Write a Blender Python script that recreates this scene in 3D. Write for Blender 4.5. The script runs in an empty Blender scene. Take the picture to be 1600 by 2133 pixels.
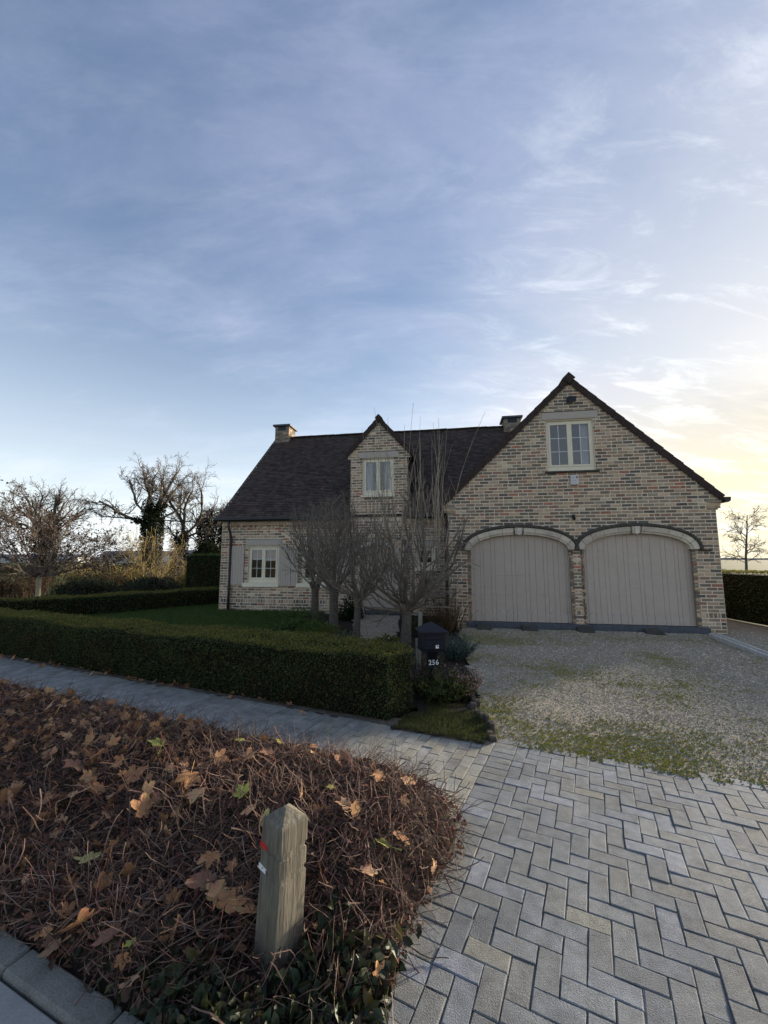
import bpy, bmesh, math, random
import numpy as np
from mathutils import Vector, Matrix, noise as mnoise
from mathutils.geometry import tessellate_polygon

SC = bpy.context.scene
COL = SC.collection
R = math.radians
rng = np.random.default_rng(7)
random.seed(7)

# ------------------------------------------------------------------ camera
cam_d = bpy.data.cameras.new('camera')
cam = bpy.data.objects.new('camera', cam_d); COL.objects.link(cam)
cam.location = (0, 0, 1.75)
cam.rotation_euler = (R(90) + math.atan((1164 - 1066.5) / 840), 0, 0)
cam_d.sensor_fit = 'HORIZONTAL'; cam_d.sensor_width = 36; cam_d.lens = 36 * 840 / 1600
cam_d.clip_start = 0.05; cam_d.clip_end = 4000
SC.camera = cam

# ------------------------------------------------------------------ sky and sun
SUN_AZ, SUN_EL = R(55), R(9.5)          # azimuth clockwise from +Y
SUN_DIR = Vector((math.sin(SUN_AZ) * math.cos(SUN_EL), math.cos(SUN_AZ) * math.cos(SUN_EL), math.sin(SUN_EL)))
W = bpy.data.worlds.new('World'); SC.world = W; W.use_nodes = True
nt = W.node_tree; nt.nodes.clear()
def wn(t, **k):
    n = nt.nodes.new(t)
    for a, b in k.items(): setattr(n, a, b)
    return n
def wmath(op, a, b=None, clamp=False):
    n = wn('ShaderNodeMath', operation=op); n.use_clamp = clamp
    for i, v in enumerate((a, b)):
        if v is None: continue
        if isinstance(v, (int, float)): n.inputs[i].default_value = v
        else: nt.links.new(v, n.inputs[i])
    return n.outputs[0]
def wvec(op, a, b):
    n = wn('ShaderNodeVectorMath', operation=op)
    for i, v in enumerate((a, b)):
        if isinstance(v, (tuple, list, Vector)): n.inputs[i].default_value = v
        else: nt.links.new(v, n.inputs[i])
    return n
def wmix(f, a, b):
    n = wn('ShaderNodeMix', data_type='RGBA')
    for s, v in ((0, f), (6, a), (7, b)):
        if isinstance(v, (int, float)): n.inputs[s].default_value = v
        elif isinstance(v, tuple): n.inputs[s].default_value = (*v, 1)
        else: nt.links.new(v, n.inputs[s])
    return n.outputs[2]
def wsmooth(x, lo, hi):
    n = wn('ShaderNodeMapRange', interpolation_type='SMOOTHSTEP'); n.clamp = True
    nt.links.new(x, n.inputs[0]); n.inputs[1].default_value = lo; n.inputs[2].default_value = hi
    return n.outputs[0]
tc = wn('ShaderNodeTexCoord'); sep = wn('ShaderNodeSeparateXYZ')
nt.links.new(tc.outputs['Generated'], sep.inputs[0])
dirv = tc.outputs['Generated']
zc = wmath('MAXIMUM', sep.outputs[2], 0.0)
sky = wn('ShaderNodeTexSky', sky_type='NISHITA'); sky.sun_disc = False
sky.sun_elevation = SUN_EL; sky.sun_rotation = SUN_AZ; sky.air_density = 1.2; sky.dust_density = 1.0; sky.ozone_density = 2.5
bg1 = wn('ShaderNodeBackground'); bg1.inputs[1].default_value = 0.05
nt.links.new(sky.outputs[0], bg1.inputs[0])
# high thin cloud: a flat layer seen in perspective, stretched along one wind direction
cdir = wvec('DOT_PRODUCT', dirv, tuple(SUN_DIR)).outputs[1]
den = wmath('ADD', zc, 0.28)
px = wmath('DIVIDE', sep.outputs[0], den); py = wmath('DIVIDE', sep.outputs[1], den)
comb = wn('ShaderNodeCombineXYZ'); nt.links.new(px, comb.inputs[0]); nt.links.new(py, comb.inputs[1])
def cloud_noise(rot, sx, sy, scale, detail, rough, dist, off):
    mp = wn('ShaderNodeMapping'); mp.inputs['Rotation'].default_value = (0, 0, rot)
    mp.inputs['Scale'].default_value = (sx, sy, 1); mp.inputs['Location'].default_value = off
    nt.links.new(comb.outputs[0], mp.inputs[0])
    n = wn('ShaderNodeTexNoise'); n.inputs['Scale'].default_value = scale; n.inputs['Detail'].default_value = detail
    n.inputs['Roughness'].default_value = rough; n.inputs['Distortion'].default_value = dist
    nt.links.new(mp.outputs[0], n.inputs[0]); return n.outputs[0]
c1 = cloud_noise(R(58), 0.7, 1.15, 0.75, 6, .52, .25, (3.1, 1.7, 0))
c2 = cloud_noise(R(30), 0.75, 1.7, 2.4, 10, .66, .35, (7.1, 4.2, 0))
c3 = cloud_noise(R(60), 1, 1, 0.5, 3, .5, .2, (1.4, 9.2, 0))
c4 = cloud_noise(R(-20), 0.8, 2.2, 4.5, 10, .68, .5, (2.3, 5.5, 0))
cs = wmath('ADD', wmath('ADD', wmath('MULTIPLY', c1, .5), wmath('MULTIPLY', c2, .32)), wmath('MULTIPLY', c3, .26))
wisps = wsmooth(cs, .47, .66)
streak = wsmooth(wmath('ADD', wmath('MULTIPLY', c4, .7), wmath('MULTIPLY', c1, .3)), .49, .66)
glow = wsmooth(cdir, .50, 1.04)
low = wmath('SUBTRACT', 1.0, wsmooth(zc, -.05, .66))
fac = wmath('ADD', wmath('ADD', .16, wmath('MULTIPLY', low, .50)), wmath('MULTIPLY', wisps, .34), clamp=True)
fac = wmath('ADD', fac, wmath('MULTIPLY', glow, .45), clamp=True)
ccol = wmix(low, (.090, .100, .162), (.272, .290, .305))
warm = wmix(wsmooth(zc, 0.03, .40), (.262, .228, .138), (.165, .165, .170))
ccol = wmix(glow, ccol, warm)
ccol = wmix(wmath('MULTIPLY', wisps, .26), ccol, (.20, .208, .245))
ccol = wmix(wmath('MULTIPLY', streak, wmath('ADD', .08, wmath('MULTIPLY', glow, .30))), ccol, (.40, .40, .385))
bg2 = wn('ShaderNodeBackground'); nt.links.new(ccol, bg2.inputs[0]); bg2.inputs[1].default_value = 1.0
mx = wn('ShaderNodeMixShader'); nt.links.new(fac, mx.inputs[0]); nt.links.new(bg1.outputs[0], mx.inputs[1]); nt.links.new(bg2.outputs[0], mx.inputs[2])
out = wn('ShaderNodeOutputWorld'); nt.links.new(mx.outputs[0], out.inputs[0])

sd = bpy.data.lights.new('sun', 'SUN'); sun = bpy.data.objects.new('sun', sd); COL.objects.link(sun)
sd.energy = 2.1; sd.angle = R(5.0); sd.color = (1.0, .87, .68)
sun.rotation_euler = (-SUN_DIR).to_track_quat('-Z', 'Y').to_euler(); sun.location = (30, 10, 20)

SC.view_settings.view_transform = 'Standard'; SC.view_settings.look = 'None'
SC.view_settings.exposure = 2.25; SC.view_settings.gamma = 1.0
SC.render.engine = 'CYCLES'
SC.cycles.max_bounces = 6; SC.cycles.transparent_max_bounces = 12

# ------------------------------------------------------------------ helpers
def tagp(o, label=None, cat=None, group=None, kind=None):
    if label: o['label'] = label
    if cat: o['category'] = cat
    if group: o['group'] = group
    if kind: o['kind'] = kind
    return o
def empty(name, loc=(0, 0, 0), rz=0, **k):
    o = bpy.data.objects.new(name, None); COL.objects.link(o)
    o.location = loc; o.rotation_euler = (0, 0, rz); o.empty_display_size = .2
    return tagp(o, **k)
def link(name, me, parent=None, loc=(0, 0, 0), **k):
    o = bpy.data.objects.new(name, me); COL.objects.link(o); o.location = loc
    if parent: o.parent = parent
    return tagp(o, **k)
def np_mesh(name, V, F, m=None, tone=None, smooth=False):
    V = np.asarray(V, dtype=np.float32).reshape(-1, 3); F = np.asarray(F, dtype=np.int32)
    n, k = F.shape
    me = bpy.data.meshes.new(name)
    me.vertices.add(len(V)); me.vertices.foreach_set('co', V.ravel())
    me.loops.add(n * k); me.loops.foreach_set('vertex_index', F.ravel())
    me.polygons.add(n); me.polygons.foreach_set('loop_start', np.arange(n, dtype=np.int32) * k)
    me.polygons.foreach_set('loop_total', np.full(n, k, dtype=np.int32))
    me.polygons.foreach_set('use_smooth', np.full(n, bool(smooth)))
    if tone is not None:
        t = np.asarray(tone, dtype=np.float32)
        if t.ndim == 1: t = np.tile(t, (n, 1))
        a = me.attributes.new('tone', 'FLOAT_COLOR', 'FACE')
        a.data.foreach_set('color', np.concatenate([t, np.ones((n, 1), np.float32)], 1).ravel())
    me.update(calc_edges=True)
    if m: me.materials.append(m)
    return me
class MB:
    """collects mixed polygons for ONE mesh object"""
    def __init__(s): s.v = []; s.f = []; s.t = []
    def add(s, vs, fs, tone=(1, 1, 1)):
        b = len(s.v); s.v += [tuple(p) for p in vs]
        for f in fs: s.f.append(tuple(b + i for i in f)); s.t.append(tone)
    def box(s, x0, x1, y0, y1, z0, z1, tone=(1, 1, 1)):
        s.add([(x0, y0, z0), (x1, y0, z0), (x1, y1, z0), (x0, y1, z0), (x0, y0, z1), (x1, y0, z1), (x1, y1, z1), (x0, y1, z1)],
              [(0, 3, 2, 1), (4, 5, 6, 7), (0, 1, 5, 4), (1, 2, 6, 5), (2, 3, 7, 6), (3, 0, 4, 7)], tone)
    def cbox(s, x0, x1, y0, y1, z0, z1, c=.006, tone=(1, 1, 1)):
        """box with all edges chamfered by c"""
        bm = bmesh.new(); bmesh.ops.create_cube(bm, size=1)
        for v in bm.verts:
            v.co = ((x0 + x1) / 2 + v.co.x * (x1 - x0), (y0 + y1) / 2 + v.co.y * (y1 - y0), (z0 + z1) / 2 + v.co.z * (z1 - z0))
        bmesh.ops.bevel(bm, geom=list(bm.edges), offset=c, segments=1, affect='EDGES')
        bm.verts.index_update()
        s.add([v.co[:] for v in bm.verts], [[v.index for v in f.verts] for f in bm.faces], tone); bm.free()
    def tube(s, pts, r, n=8, tone=(1, 1, 1), cap=True):
        pts = [Vector(p) for p in pts]; rr = r if isinstance(r, (list, tuple)) else [r] * len(pts)
        vs = []; fs = []
        for i, p in enumerate(pts):
            d = (pts[min(i + 1, len(pts) - 1)] - pts[max(i - 1, 0)]).normalized()
            u = d.cross(Vector((.13, .31, .94)))
            if u.length < .05: u = d.cross(Vector((1, 0, 0)))
            u.normalize(); w = d.cross(u)
            for k in range(n):
                a = 2 * math.pi * k / n; vs.append(p + (u * math.cos(a) + w * math.sin(a)) * rr[i])
        for i in range(len(pts) - 1):
            for k in range(n): fs.append((i * n + k, i * n + (k + 1) % n, (i + 1) * n + (k + 1) % n, (i + 1) * n + k))
        if cap: fs += [tuple(range(n))[::-1], tuple((len(pts) - 1) * n + k for k in range(n))]
        s.add(vs, fs, tone)
    def mesh(s, name, m, smooth=False):
        me = bpy.data.meshes.new(name); me.from_pydata(s.v, [], s.f)
        a = me.attributes.new('tone', 'FLOAT_COLOR', 'FACE')
        a.data.foreach_set('color', np.array([(*t, 1) for t in s.t], np.float32).ravel())
        if smooth: me.polygons.foreach_set('use_smooth', [True] * len(me.polygons))
        if m: me.materials.append(m)
        me.update(); return me
    def obj(s, name, m, parent=None, smooth=False, loc=(0, 0, 0), **k):
        return link(name, s.mesh(name, m, smooth), parent, loc, **k)
def norm(a): return a / np.maximum(np.linalg.norm(a, axis=-1, keepdims=True), 1e-9)
def rand_dirs(n, g=rng): return norm(g.normal(size=(n, 3)))
def leaf_quads(C, D, N, L, Wd, fold=0.0):
    """rhombic leaves: centre, long direction, face normal"""
    S = norm(np.cross(D, N)); L = np.asarray(L).reshape(-1, 1); Wd = np.asarray(Wd).reshape(-1, 1)
    N2 = norm(np.cross(S, D))
    V = np.stack([C - D * L / 2, C + S * Wd / 2 + N2 * Wd * fold - D * L * .05, C + D * L / 2, C - S * Wd / 2 + N2 * Wd * fold - D * L * .05], 1)
    n = len(C); return V.reshape(-1, 3), np.arange(4 * n).reshape(n, 4)
def tubes(branches, sides=4):
    """branches: list of (pts (n,3), radii (n)); returns one vert/face set"""
    groups = {}
    for p, r in branches: groups.setdefault(len(p), []).append((p, r))
    VV = []; FF = []; base = 0
    for n, lst in groups.items():
        P = np.array([b[0] for b in lst], float); Rr = np.array([b[1] for b in lst], float)
        T = np.empty_like(P); T[:, 1:-1] = P[:, 2:] - P[:, :-2]; T[:, 0] = P[:, 1] - P[:, 0]; T[:, -1] = P[:, -1] - P[:, -2]
        T = norm(T); ref = np.zeros_like(T); ref[..., 0] = .31; ref[..., 1] = .93; ref[..., 2] = .2
        m0 = np.abs((T * ref).sum(-1)) > .93; ref[m0] = (.9, -.2, .1)
        U = norm(np.cross(T, ref)); Wv = np.cross(T, U)
        ang = np.arange(sides) * 2 * np.pi / sides
        V = P[:, :, None, :] + (U[:, :, None, :] * np.cos(ang)[None, None, :, None] + Wv[:, :, None, :] * np.sin(ang)[None, None, :, None]) * Rr[:, :, None, None]
        b = len(lst); idx = base + np.arange(b * n * sides).reshape(b, n, sides)
        q = np.stack([idx[:, :-1, :], np.roll(idx, -1, 2)[:, :-1, :], np.roll(idx, -1, 2)[:, 1:, :], idx[:, 1:, :]], -1).reshape(-1, 4)
        VV.append(V.reshape(-1, 3)); FF.append(q); base += b * n * sides
    return np.concatenate(VV), np.concatenate(FF)
def poly_sheet(name, pts, z, m, parent=None, **k):
    tri = tessellate_polygon([[Vector((x, y, 0)) for x, y in pts]])
    V = [(x, y, z) for x, y in pts]
    me = bpy.data.meshes.new(name); me.from_pydata(V, [], [t for t in tri]); 
    bm = bmesh.new(); bm.from_mesh(me); bmesh.ops.recalc_face_normals(bm, faces=bm.faces)
    if bm.faces and sum(f.normal.z for f in bm.faces) < 0: bmesh.ops.reverse_faces(bm, faces=bm.faces)
    bm.to_mesh(me); bm.free(); me.materials.append(m)
    return link(name, me, parent, **k)
def in_poly(P, poly):
    x, y = P[:, 0], P[:, 1]; ins = np.zeros(len(P), bool); n = len(poly)
    for i in range(n):
        (x1, y1), (x2, y2) = poly[i], poly[(i + 1) % n]
        c = ((y1 > y) != (y2 > y)) & (x < (x2 - x1) * (y - y1) / ((y2 - y1) or 1e-9) + x1); ins ^= c
    return ins
def edge_dist(P, poly, closed=True):
    d = np.full(len(P), 1e9); n = len(poly)
    for i in range(n if closed else n - 1):
        a = np.array(poly[i], float); b = np.array(poly[(i + 1) % n], float); ab = b - a
        t = np.clip(((P[:, :2] - a) @ ab) / (ab @ ab), 0, 1); d = np.minimum(d, np.linalg.norm(P[:, :2] - (a + t[:, None] * ab), axis=1))
    return d
def sample_poly(n, poly, g=rng):
    a = np.array(poly); lo, hi = a.min(0), a.max(0); outp = []
    while sum(map(len, outp)) < n:
        P = lo + g.random((n * 2, 2)) * (hi - lo); outp.append(P[in_poly(P, poly)])
    return np.concatenate(outp)[:n]
def sstep(x, a, b): t = np.clip((x - a) / (b - a), 0, 1); return t * t * (3 - 2 * t)
def vnoise(P, s, seed=0.0):
    return np.array([mnoise.noise((float(p[0]) * s + seed, float(p[1]) * s - seed, seed * .37)) for p in P])

# ------------------------------------------------------------------ materials
def mat(name, col=(.5, .5, .5), rough=.8, attr=False, ns=12, na=.25, ns2=0, na2=0, bump=0, bs=80, spec=.3, metal=0, stretch=(1, 1, 1), patch=None, ps=2.0, pt=(.5, .65), trans=0, coord='Position', ns3=0, na3=0):
    m = bpy.data.materials.new(name); m.use_nodes = True; t = m.node_tree; b = t.nodes['Principled BSDF']
    b.inputs['Roughness'].default_value = rough; b.inputs['Metallic'].default_value = metal; b.inputs['Specular IOR Level'].default_value = spec
    if coord == 'Position':
        g = t.nodes.new('ShaderNodeNewGeometry'); P = g.outputs['Position']
    else:
        g = t.nodes.new('ShaderNodeTexCoord'); P = g.outputs['Object']
    mp = t.nodes.new('ShaderNodeMapping'); mp.inputs['Scale'].default_value = stretch; t.links.new(P, mp.inputs[0]); P = mp.outputs[0]
    if attr:
        a = t.nodes.new('ShaderNodeAttribute'); a.attribute_name = 'tone'; c = a.outputs['Color']
        mm = t.nodes.new('ShaderNodeMix'); mm.data_type = 'RGBA'; mm.blend_type = 'MULTIPLY'; mm.inputs[0].default_value = 1
        t.links.new(c, mm.inputs[6]); mm.inputs[7].default_value = (*col, 1); c = mm.outputs[2]
    else:
        rgb = t.nodes.new('ShaderNodeRGB'); rgb.outputs[0].default_value = (*col, 1); c = rgb.outputs[0]
    def nz(scale, detail=5):
        n = t.nodes.new('ShaderNodeTexNoise'); n.inputs['Scale'].default_value = scale; n.inputs['Detail'].default_value = detail
        n.inputs['Roughness'].default_value = .62; t.links.new(P, n.inputs[0]); return n.outputs[0]
    if patch:
        mr = t.nodes.new('ShaderNodeMapRange'); mr.interpolation_type = 'SMOOTHSTEP'; mr.inputs[1].default_value = pt[0]; mr.inputs[2].default_value = pt[1]
        t.links.new(nz(ps, 7), mr.inputs[0]); mm = t.nodes.new('ShaderNodeMix'); mm.data_type = 'RGBA'
        t.links.new(mr.outputs[0], mm.inputs[0]); t.links.new(c, mm.inputs[6]); mm.inputs[7].default_value = (*patch, 1); c = mm.outputs[2]
    for s_, a_ in ((ns, na), (ns2, na2), (ns3, na3)):
        if a_ <= 0: continue
        mr = t.nodes.new('ShaderNodeMapRange'); mr.inputs[1].default_value = .25; mr.inputs[2].default_value = .75
        mr.inputs[3].default_value = 1 - a_; mr.inputs[4].default_value = 1 + a_; t.links.new(nz(s_), mr.inputs[0])
        sc = t.nodes.new('ShaderNodeVectorMath'); sc.operation = 'SCALE'; t.links.new(c, sc.inputs[0]); t.links.new(mr.outputs[0], sc.inputs['Scale']); c = sc.outputs[0]
    t.links.new(c, b.inputs['Base Color'])
    if bump:
        bp = t.nodes.new('ShaderNodeBump'); bp.inputs['Strength'].default_value = bump; bp.inputs['Distance'].default_value = .01
        t.links.new(nz(bs), bp.inputs['Height']); t.links.new(bp.outputs[0], b.inputs['Normal'])
    if trans:
        td = t.nodes.new('ShaderNodeBsdfTranslucent'); t.links.new(c, td.inputs[0]); ms = t.nodes.new('ShaderNodeMixShader'); ms.inputs[0].default_value = trans
        t.links.new(b.outputs[0], ms.inputs[1]); t.links.new(td.outputs[0], ms.inputs[2])
        t.links.new(ms.outputs[0], t.nodes['Material Output'].inputs[0])
    return m
M = {}
M['brick'] = mat('brick', (1, 1, 1), .9, True, 26, .30, 140, .16, .5, 90, .15, ns3=.9, na3=.20)
M['mortar'] = mat('mortar', (.70, .60, .465), .95, False, 6, .15, 120, .15, .5, 150, .1)
M['tile'] = mat('roof_tile', (1, 1, 1), .85, True, 5, .25, 60, .3, .3, 60, .2, patch=(.16, .15, .125), ps=4.5, pt=(.62, .74))
M['verge'] = mat('verge_tile', (.050, .034, .030), .85, False, 8, .4, 40, .3, .4, 50, .2)
M['stone'] = mat('pale_stone', (.60, .53, .43), .85, True, 7, .18, 45, .22, .4, 60, .2, patch=(.25, .22, .18), ps=6, pt=(.62, .8))
M['hood'] = mat('weathered_hood', (.075, .066, .055), .9, False, 9, .5, 60, .35, .6, 40, .2)
M['paint'] = mat('taupe_paint', (.47, .395, .325), .55, False, 5, .06, 70, .07, .12, 120, .35, ns3=.8, na3=.06)
M['paint2'] = mat('taupe_board', (.46, .395, .33), .6, False, 5, .06, 70, .08, .12, 120, .3)
M['cream'] = mat('cream_frame', (.76, .69, .52), .5, False, 5, .06, 0, 0, 0, 50, .4)
M['white'] = mat('white_bar', (.72, .72, .70), .5, False, 5, .04)
M['bluestone'] = mat('bluestone', (.070, .078, .092), .6, False, 8, .3, 60, .2, .3, 80, .4)
M['ramp'] = mat('ramp_stone', (.075, .07, .06), .9, False, 8, .35, 60, .3, .5, 60, .2)
M['gutter'] = mat('dark_gutter', (.018, .017, .019), .45, False, 6, .2, spec=.4)
M['pipe'] = mat('plum_downpipe', (.030, .020, .024), .4, False, 6, .2, spec=.5)
M['black'] = mat('black_plastic', (.012, .012, .013), .5, False, 6, .1, spec=.4)
M['mailbox'] = mat('mailbox_paint', (.006, .008, .015), .5, False, 30, .25, 160, .2, .15, 120, .28)
M['plate'] = mat('black_plate', (.006, .006, .007), .35)
M['digit'] = mat('white_digit', (.85, .85, .85), .5, na=0)
M['alarm'] = mat('alarm_white', (.62, .60, .58), .5, na=.05)
M['alarmgrey'] = mat('alarm_print', (.36, .37, .42), .5, na=.05)
M['red'] = mat('red_lens', (.30, .03, .02), .35, na=.05)
M['curtain'] = mat('curtain_cloth', (.72, .73, .76), .9, na=.05)
M['room'] = mat('room_wall', (.10, .085, .075), .9, na=.2)
M['roomwarm'] = mat('room_warm', (.42, .19, .12), .9, False, 3, .6)
M['paver'] = mat('paver_concrete', (.94, .985, 1.04), .85, True, 14, .32, 230, .40, .8, 170, .3, ns3=1.7, na3=.24, patch=(.275, .265, .23), ps=9, pt=(.56, .80))
M['pale_paver'] = mat('pale_paver_concrete', (1.42, 1.38, 1.26), .9, True, 9, .30, 200, .40, .8, 170, .2, ns3=1.7, na3=.22, patch=(.34, .32, .26), ps=3.5, pt=(.52, .76))  # driveway paver concrete again, lightened and warmed for the pavement
M['joint'] = mat('joint_sand', (.118, .110, .086), .95, False, 5, .6, 150, .4, .5, 100)
M['gravelbase'] = mat('gravel_base', (.32, .28, .215), .95, False, 5, .2, 130, .6, 1.0, 120, .2)
M['pebble'] = mat('pebble', (1, 1, 1), .8, True, 40, .15, 0, 0, 0, 60, .3)
M['moss'] = mat('moss', (1, 1, 1), .95, True, 30, .25, spec=.05, trans=.15)
M['soil'] = mat('soil', (.040, .031, .024), .95, False, 6, .4, 60, .4, .8, 40, .1)
M['sand'] = mat('sandy_edge', (.16, .135, .105), .95, False, 6, .4, 60, .4, .8, 60, .1)
M['lawn'] = mat('lawn_soil', (.040, .068, .016), .95, False, 3, .4, 40, .4, .5, 50, .1)
M['grass'] = mat('grass_blade', (1, 1, 1), .7, True, 4, .25, spec=.15, trans=.3)
M['leaf'] = mat('foliage', (1, 1, 1), .6, True, 6, .3, spec=.2, trans=.34)
M['glossleaf'] = mat('glossy_leaf', (1, 1, 1), .5, True, 40, .25, spec=.3, trans=.15)
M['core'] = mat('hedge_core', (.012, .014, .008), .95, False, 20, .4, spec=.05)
M['bark'] = mat('bark', (.105, .090, .072), .9, False, 20, .45, 90, .45, bump=1.0, bs=45, spec=.15)
M['palebark'] = mat('pale_bark', (.34, .29, .21), .9, False, 14, .3, 90, .3, .4, 60, .15)
M['twig'] = mat('twig', (.105, .088, .073), .8, False, 6, .35, spec=.15)
M['shoot'] = mat('pollard_shoot', (.175, .145, .112), .75, False, 5, .3, 60, .25, spec=.2)
M['paleshoot'] = mat('pale_shoot', (.30, .245, .175), .75, False, 5, .3, 60, .25, spec=.2)
M['bedtwig'] = mat('bed_twig', (1, 1, 1), .75, True, 30, .3, spec=.2)
M['dryleaf'] = mat('dry_leaf', (1, 1, 1), .7, True, 22, .30, 130, .25, .5, 60, .25, trans=.12, coord='Object')
M['wood'] = mat('weathered_wood', (.165, .146, .112), .9, False, 9, .35, 60, .45, .8, 34, .15, stretch=(1, 1, .10), patch=(.085, .080, .052), ps=5, pt=(.52, .74), coord='Object')
M['oldwood'] = mat('old_stake_wood', (.19, .175, .145), .9, False, 9, .4, 60, .4, .8, 30, .15, stretch=(1, 1, .2))
M['rotwood'] = mat('rotten_wood', (.085, .072, .060), .95, False, 14, .5, 70, .4, .9, 40, .1)
M['redmark'] = mat('red_mark', (.52, .035, .03), .6, na=.2)
M['whitemark'] = mat('white_mark', (.75, .76, .76), .6, na=.1)
M['kerb'] = mat('kerb_concrete', (.19, .186, .165), .9, False, 6, .25, 130, .35, .6, 120, .2, patch=(.085, .085, .072), ps=3, pt=(.5, .7))
M['gutterstone'] = mat('gutter_concrete', (.25, .25, .24), .85, False, 6, .15, 120, .2, .3, 120, .2)
M['asphalt'] = mat('asphalt', (.055, .055, .055), .95, False, 6, .2, 160, .3, .6, 150, .2)
M['field'] = mat('field', (.075, .090, .028), .95, False, .06, .3, .8, .3, .3, 3, .1, patch=(.12, .105, .05), ps=.03, pt=(.5, .6))
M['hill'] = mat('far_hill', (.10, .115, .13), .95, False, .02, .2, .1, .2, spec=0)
M['farwall'] = mat('far_wall', (.62, .62, .60), .8, na=.1)
M['farroof'] = mat('far_roof', (.16, .16, .17), .8, na=.2)
M['concrete'] = mat('concrete_strip', (.52, .50, .46), .9, False, 10, .25, 90, .25, .4, 90, .2)
# brick texture material for walls that the photograph does not show
def brick_tex():
    m = mat('brick_side', (.25, .19, .15), .9); t = m.node_tree; b = t.nodes['Principled BSDF']
    g = t.nodes.new('ShaderNodeTexCoord'); sp = t.nodes.new('ShaderNodeSeparateXYZ'); t.links.new(g.outputs['Object'], sp.inputs[0])
    ad = t.nodes.new('ShaderNodeMath'); t.links.new(sp.outputs[0], ad.inputs[0]); t.links.new(sp.outputs[1], ad.inputs[1])
    cb = t.nodes.new('ShaderNodeCombineXYZ'); t.links.new(ad.outputs[0], cb.inputs[0]); t.links.new(sp.outputs[2], cb.inputs[1])
    br = t.nodes.new('ShaderNodeTexBrick'); br.inputs['Scale'].default_value = 1; br.inputs['Brick Width'].default_value = .26; br.inputs['Row Height'].default_value = .0893
    br.inputs['Mortar Size'].default_value = .008; br.inputs['Color1'].default_value = (.13, .10, .085, 1); br.inputs['Color2'].default_value = (.33, .24, .18, 1); br.inputs['Mortar'].default_value = (.46, .4, .31, 1)
    t.links.new(cb.outputs[0], br.inputs[0]); t.links.new(br.outputs[0], b.inputs['Base Color']); return m
M['brickside'] = brick_tex()
def glass():
    m = bpy.data.materials.new('window_glass'); m.use_nodes = True; t = m.node_tree; t.nodes.clear()
    o = t.nodes.new('ShaderNodeOutputMaterial'); tr = t.nodes.new('ShaderNodeBsdfTransparent'); gl = t.nodes.new('ShaderNodeBsdfGlossy')
    tr.inputs[0].default_value = (.86, .9, .92, 1); gl.inputs['Roughness'].default_value = .015
    lw = t.nodes.new('ShaderNodeFresnel'); lw.inputs[0].default_value = 1.8
    ml = t.nodes.new('ShaderNodeMath'); ml.operation = 'MULTIPLY'; ml.use_clamp = True; ml.inputs[1].default_value = 1.5; t.links.new(lw.outputs[0], ml.inputs[0])
    mx = t.nodes.new('ShaderNodeMixShader'); t.links.new(ml.outputs[0], mx.inputs[0]); t.links.new(tr.outputs[0], mx.inputs[1]); t.links.new(gl.outputs[0], mx.inputs[2]); t.links.new(mx.outputs[0], o.inputs[0])
    return m
M['glass'] = glass()

# ------------------------------------------------------------------ frames of reference
HA = R(-9.442); HO = np.array([2.396, 11.158])            # house origin: foot of the left garage door
HX = np.array([math.cos(HA), math.sin(HA)]); HY = np.array([-HX[1], HX[0]])
def house_xy(s, t): return tuple(HO + HX * s + HY * t)
EA = R(-27); E1 = np.array([math.cos(EA), math.sin(EA)]); E2 = np.array([-E1[1], E1[0]])   # paving grid
PO = np.array([1.12, 3.75])                                # a paving joint on the edge of the herringbone
def pave_xy(a, b): return PO + E1 * a + E2 * b

GRAVEL = [(1.02, 4.12), (1.12, 5.0), (1.30, 5.9), (1.45, 7.3), (1.75, 8.9), house_xy(-.45, -.12), house_xy(6.1, -.02), house_xy(6.3, 9.0), (10.6, 19.0), (10.3, 11.0), (9.8, 4.0), (9.3, .6), (2.9, 3.28)]
def gz(P):
    P = np.asarray(P, float).reshape(-1, 2); d = (P - HO) @ HY
    return -.075 * sstep(d, -5.5, -.8)

# ------------------------------------------------------------------ ground sheets
def big_ground():
    V = [(-1500, -600, -.13), (1500, -600, -.13), (1500, 2500, -.13), (-1500, 2500, -.13)]
    return link('field', np_mesh('field', V, [(0, 1, 2, 3)], M['field']), kind='structure')
big_ground()
# far line of low hills
hv = []; hf = []
for i in range(121):
    x = -900 + i * 15; h = 5.5 + 5 * mnoise.noise((x * .006, 3.1, 0)) + 1.2 * mnoise.noise((x * .05, 1.1, 0))
    hv += [(x, 640 + .05 * abs(x), -1), (x, 700 + .05 * abs(x), h * .8 if x < 500 else h * .5), (x, 900, -1)]
for i in range(120):
    for k in range(2): hf.append((i * 3 + k, i * 3 + 3 + k, i * 3 + 4 + k, i * 3 + 1 + k))
link('hills', np_mesh('hills', hv, hf, M['hill'], smooth=True), kind='structure')

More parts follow.
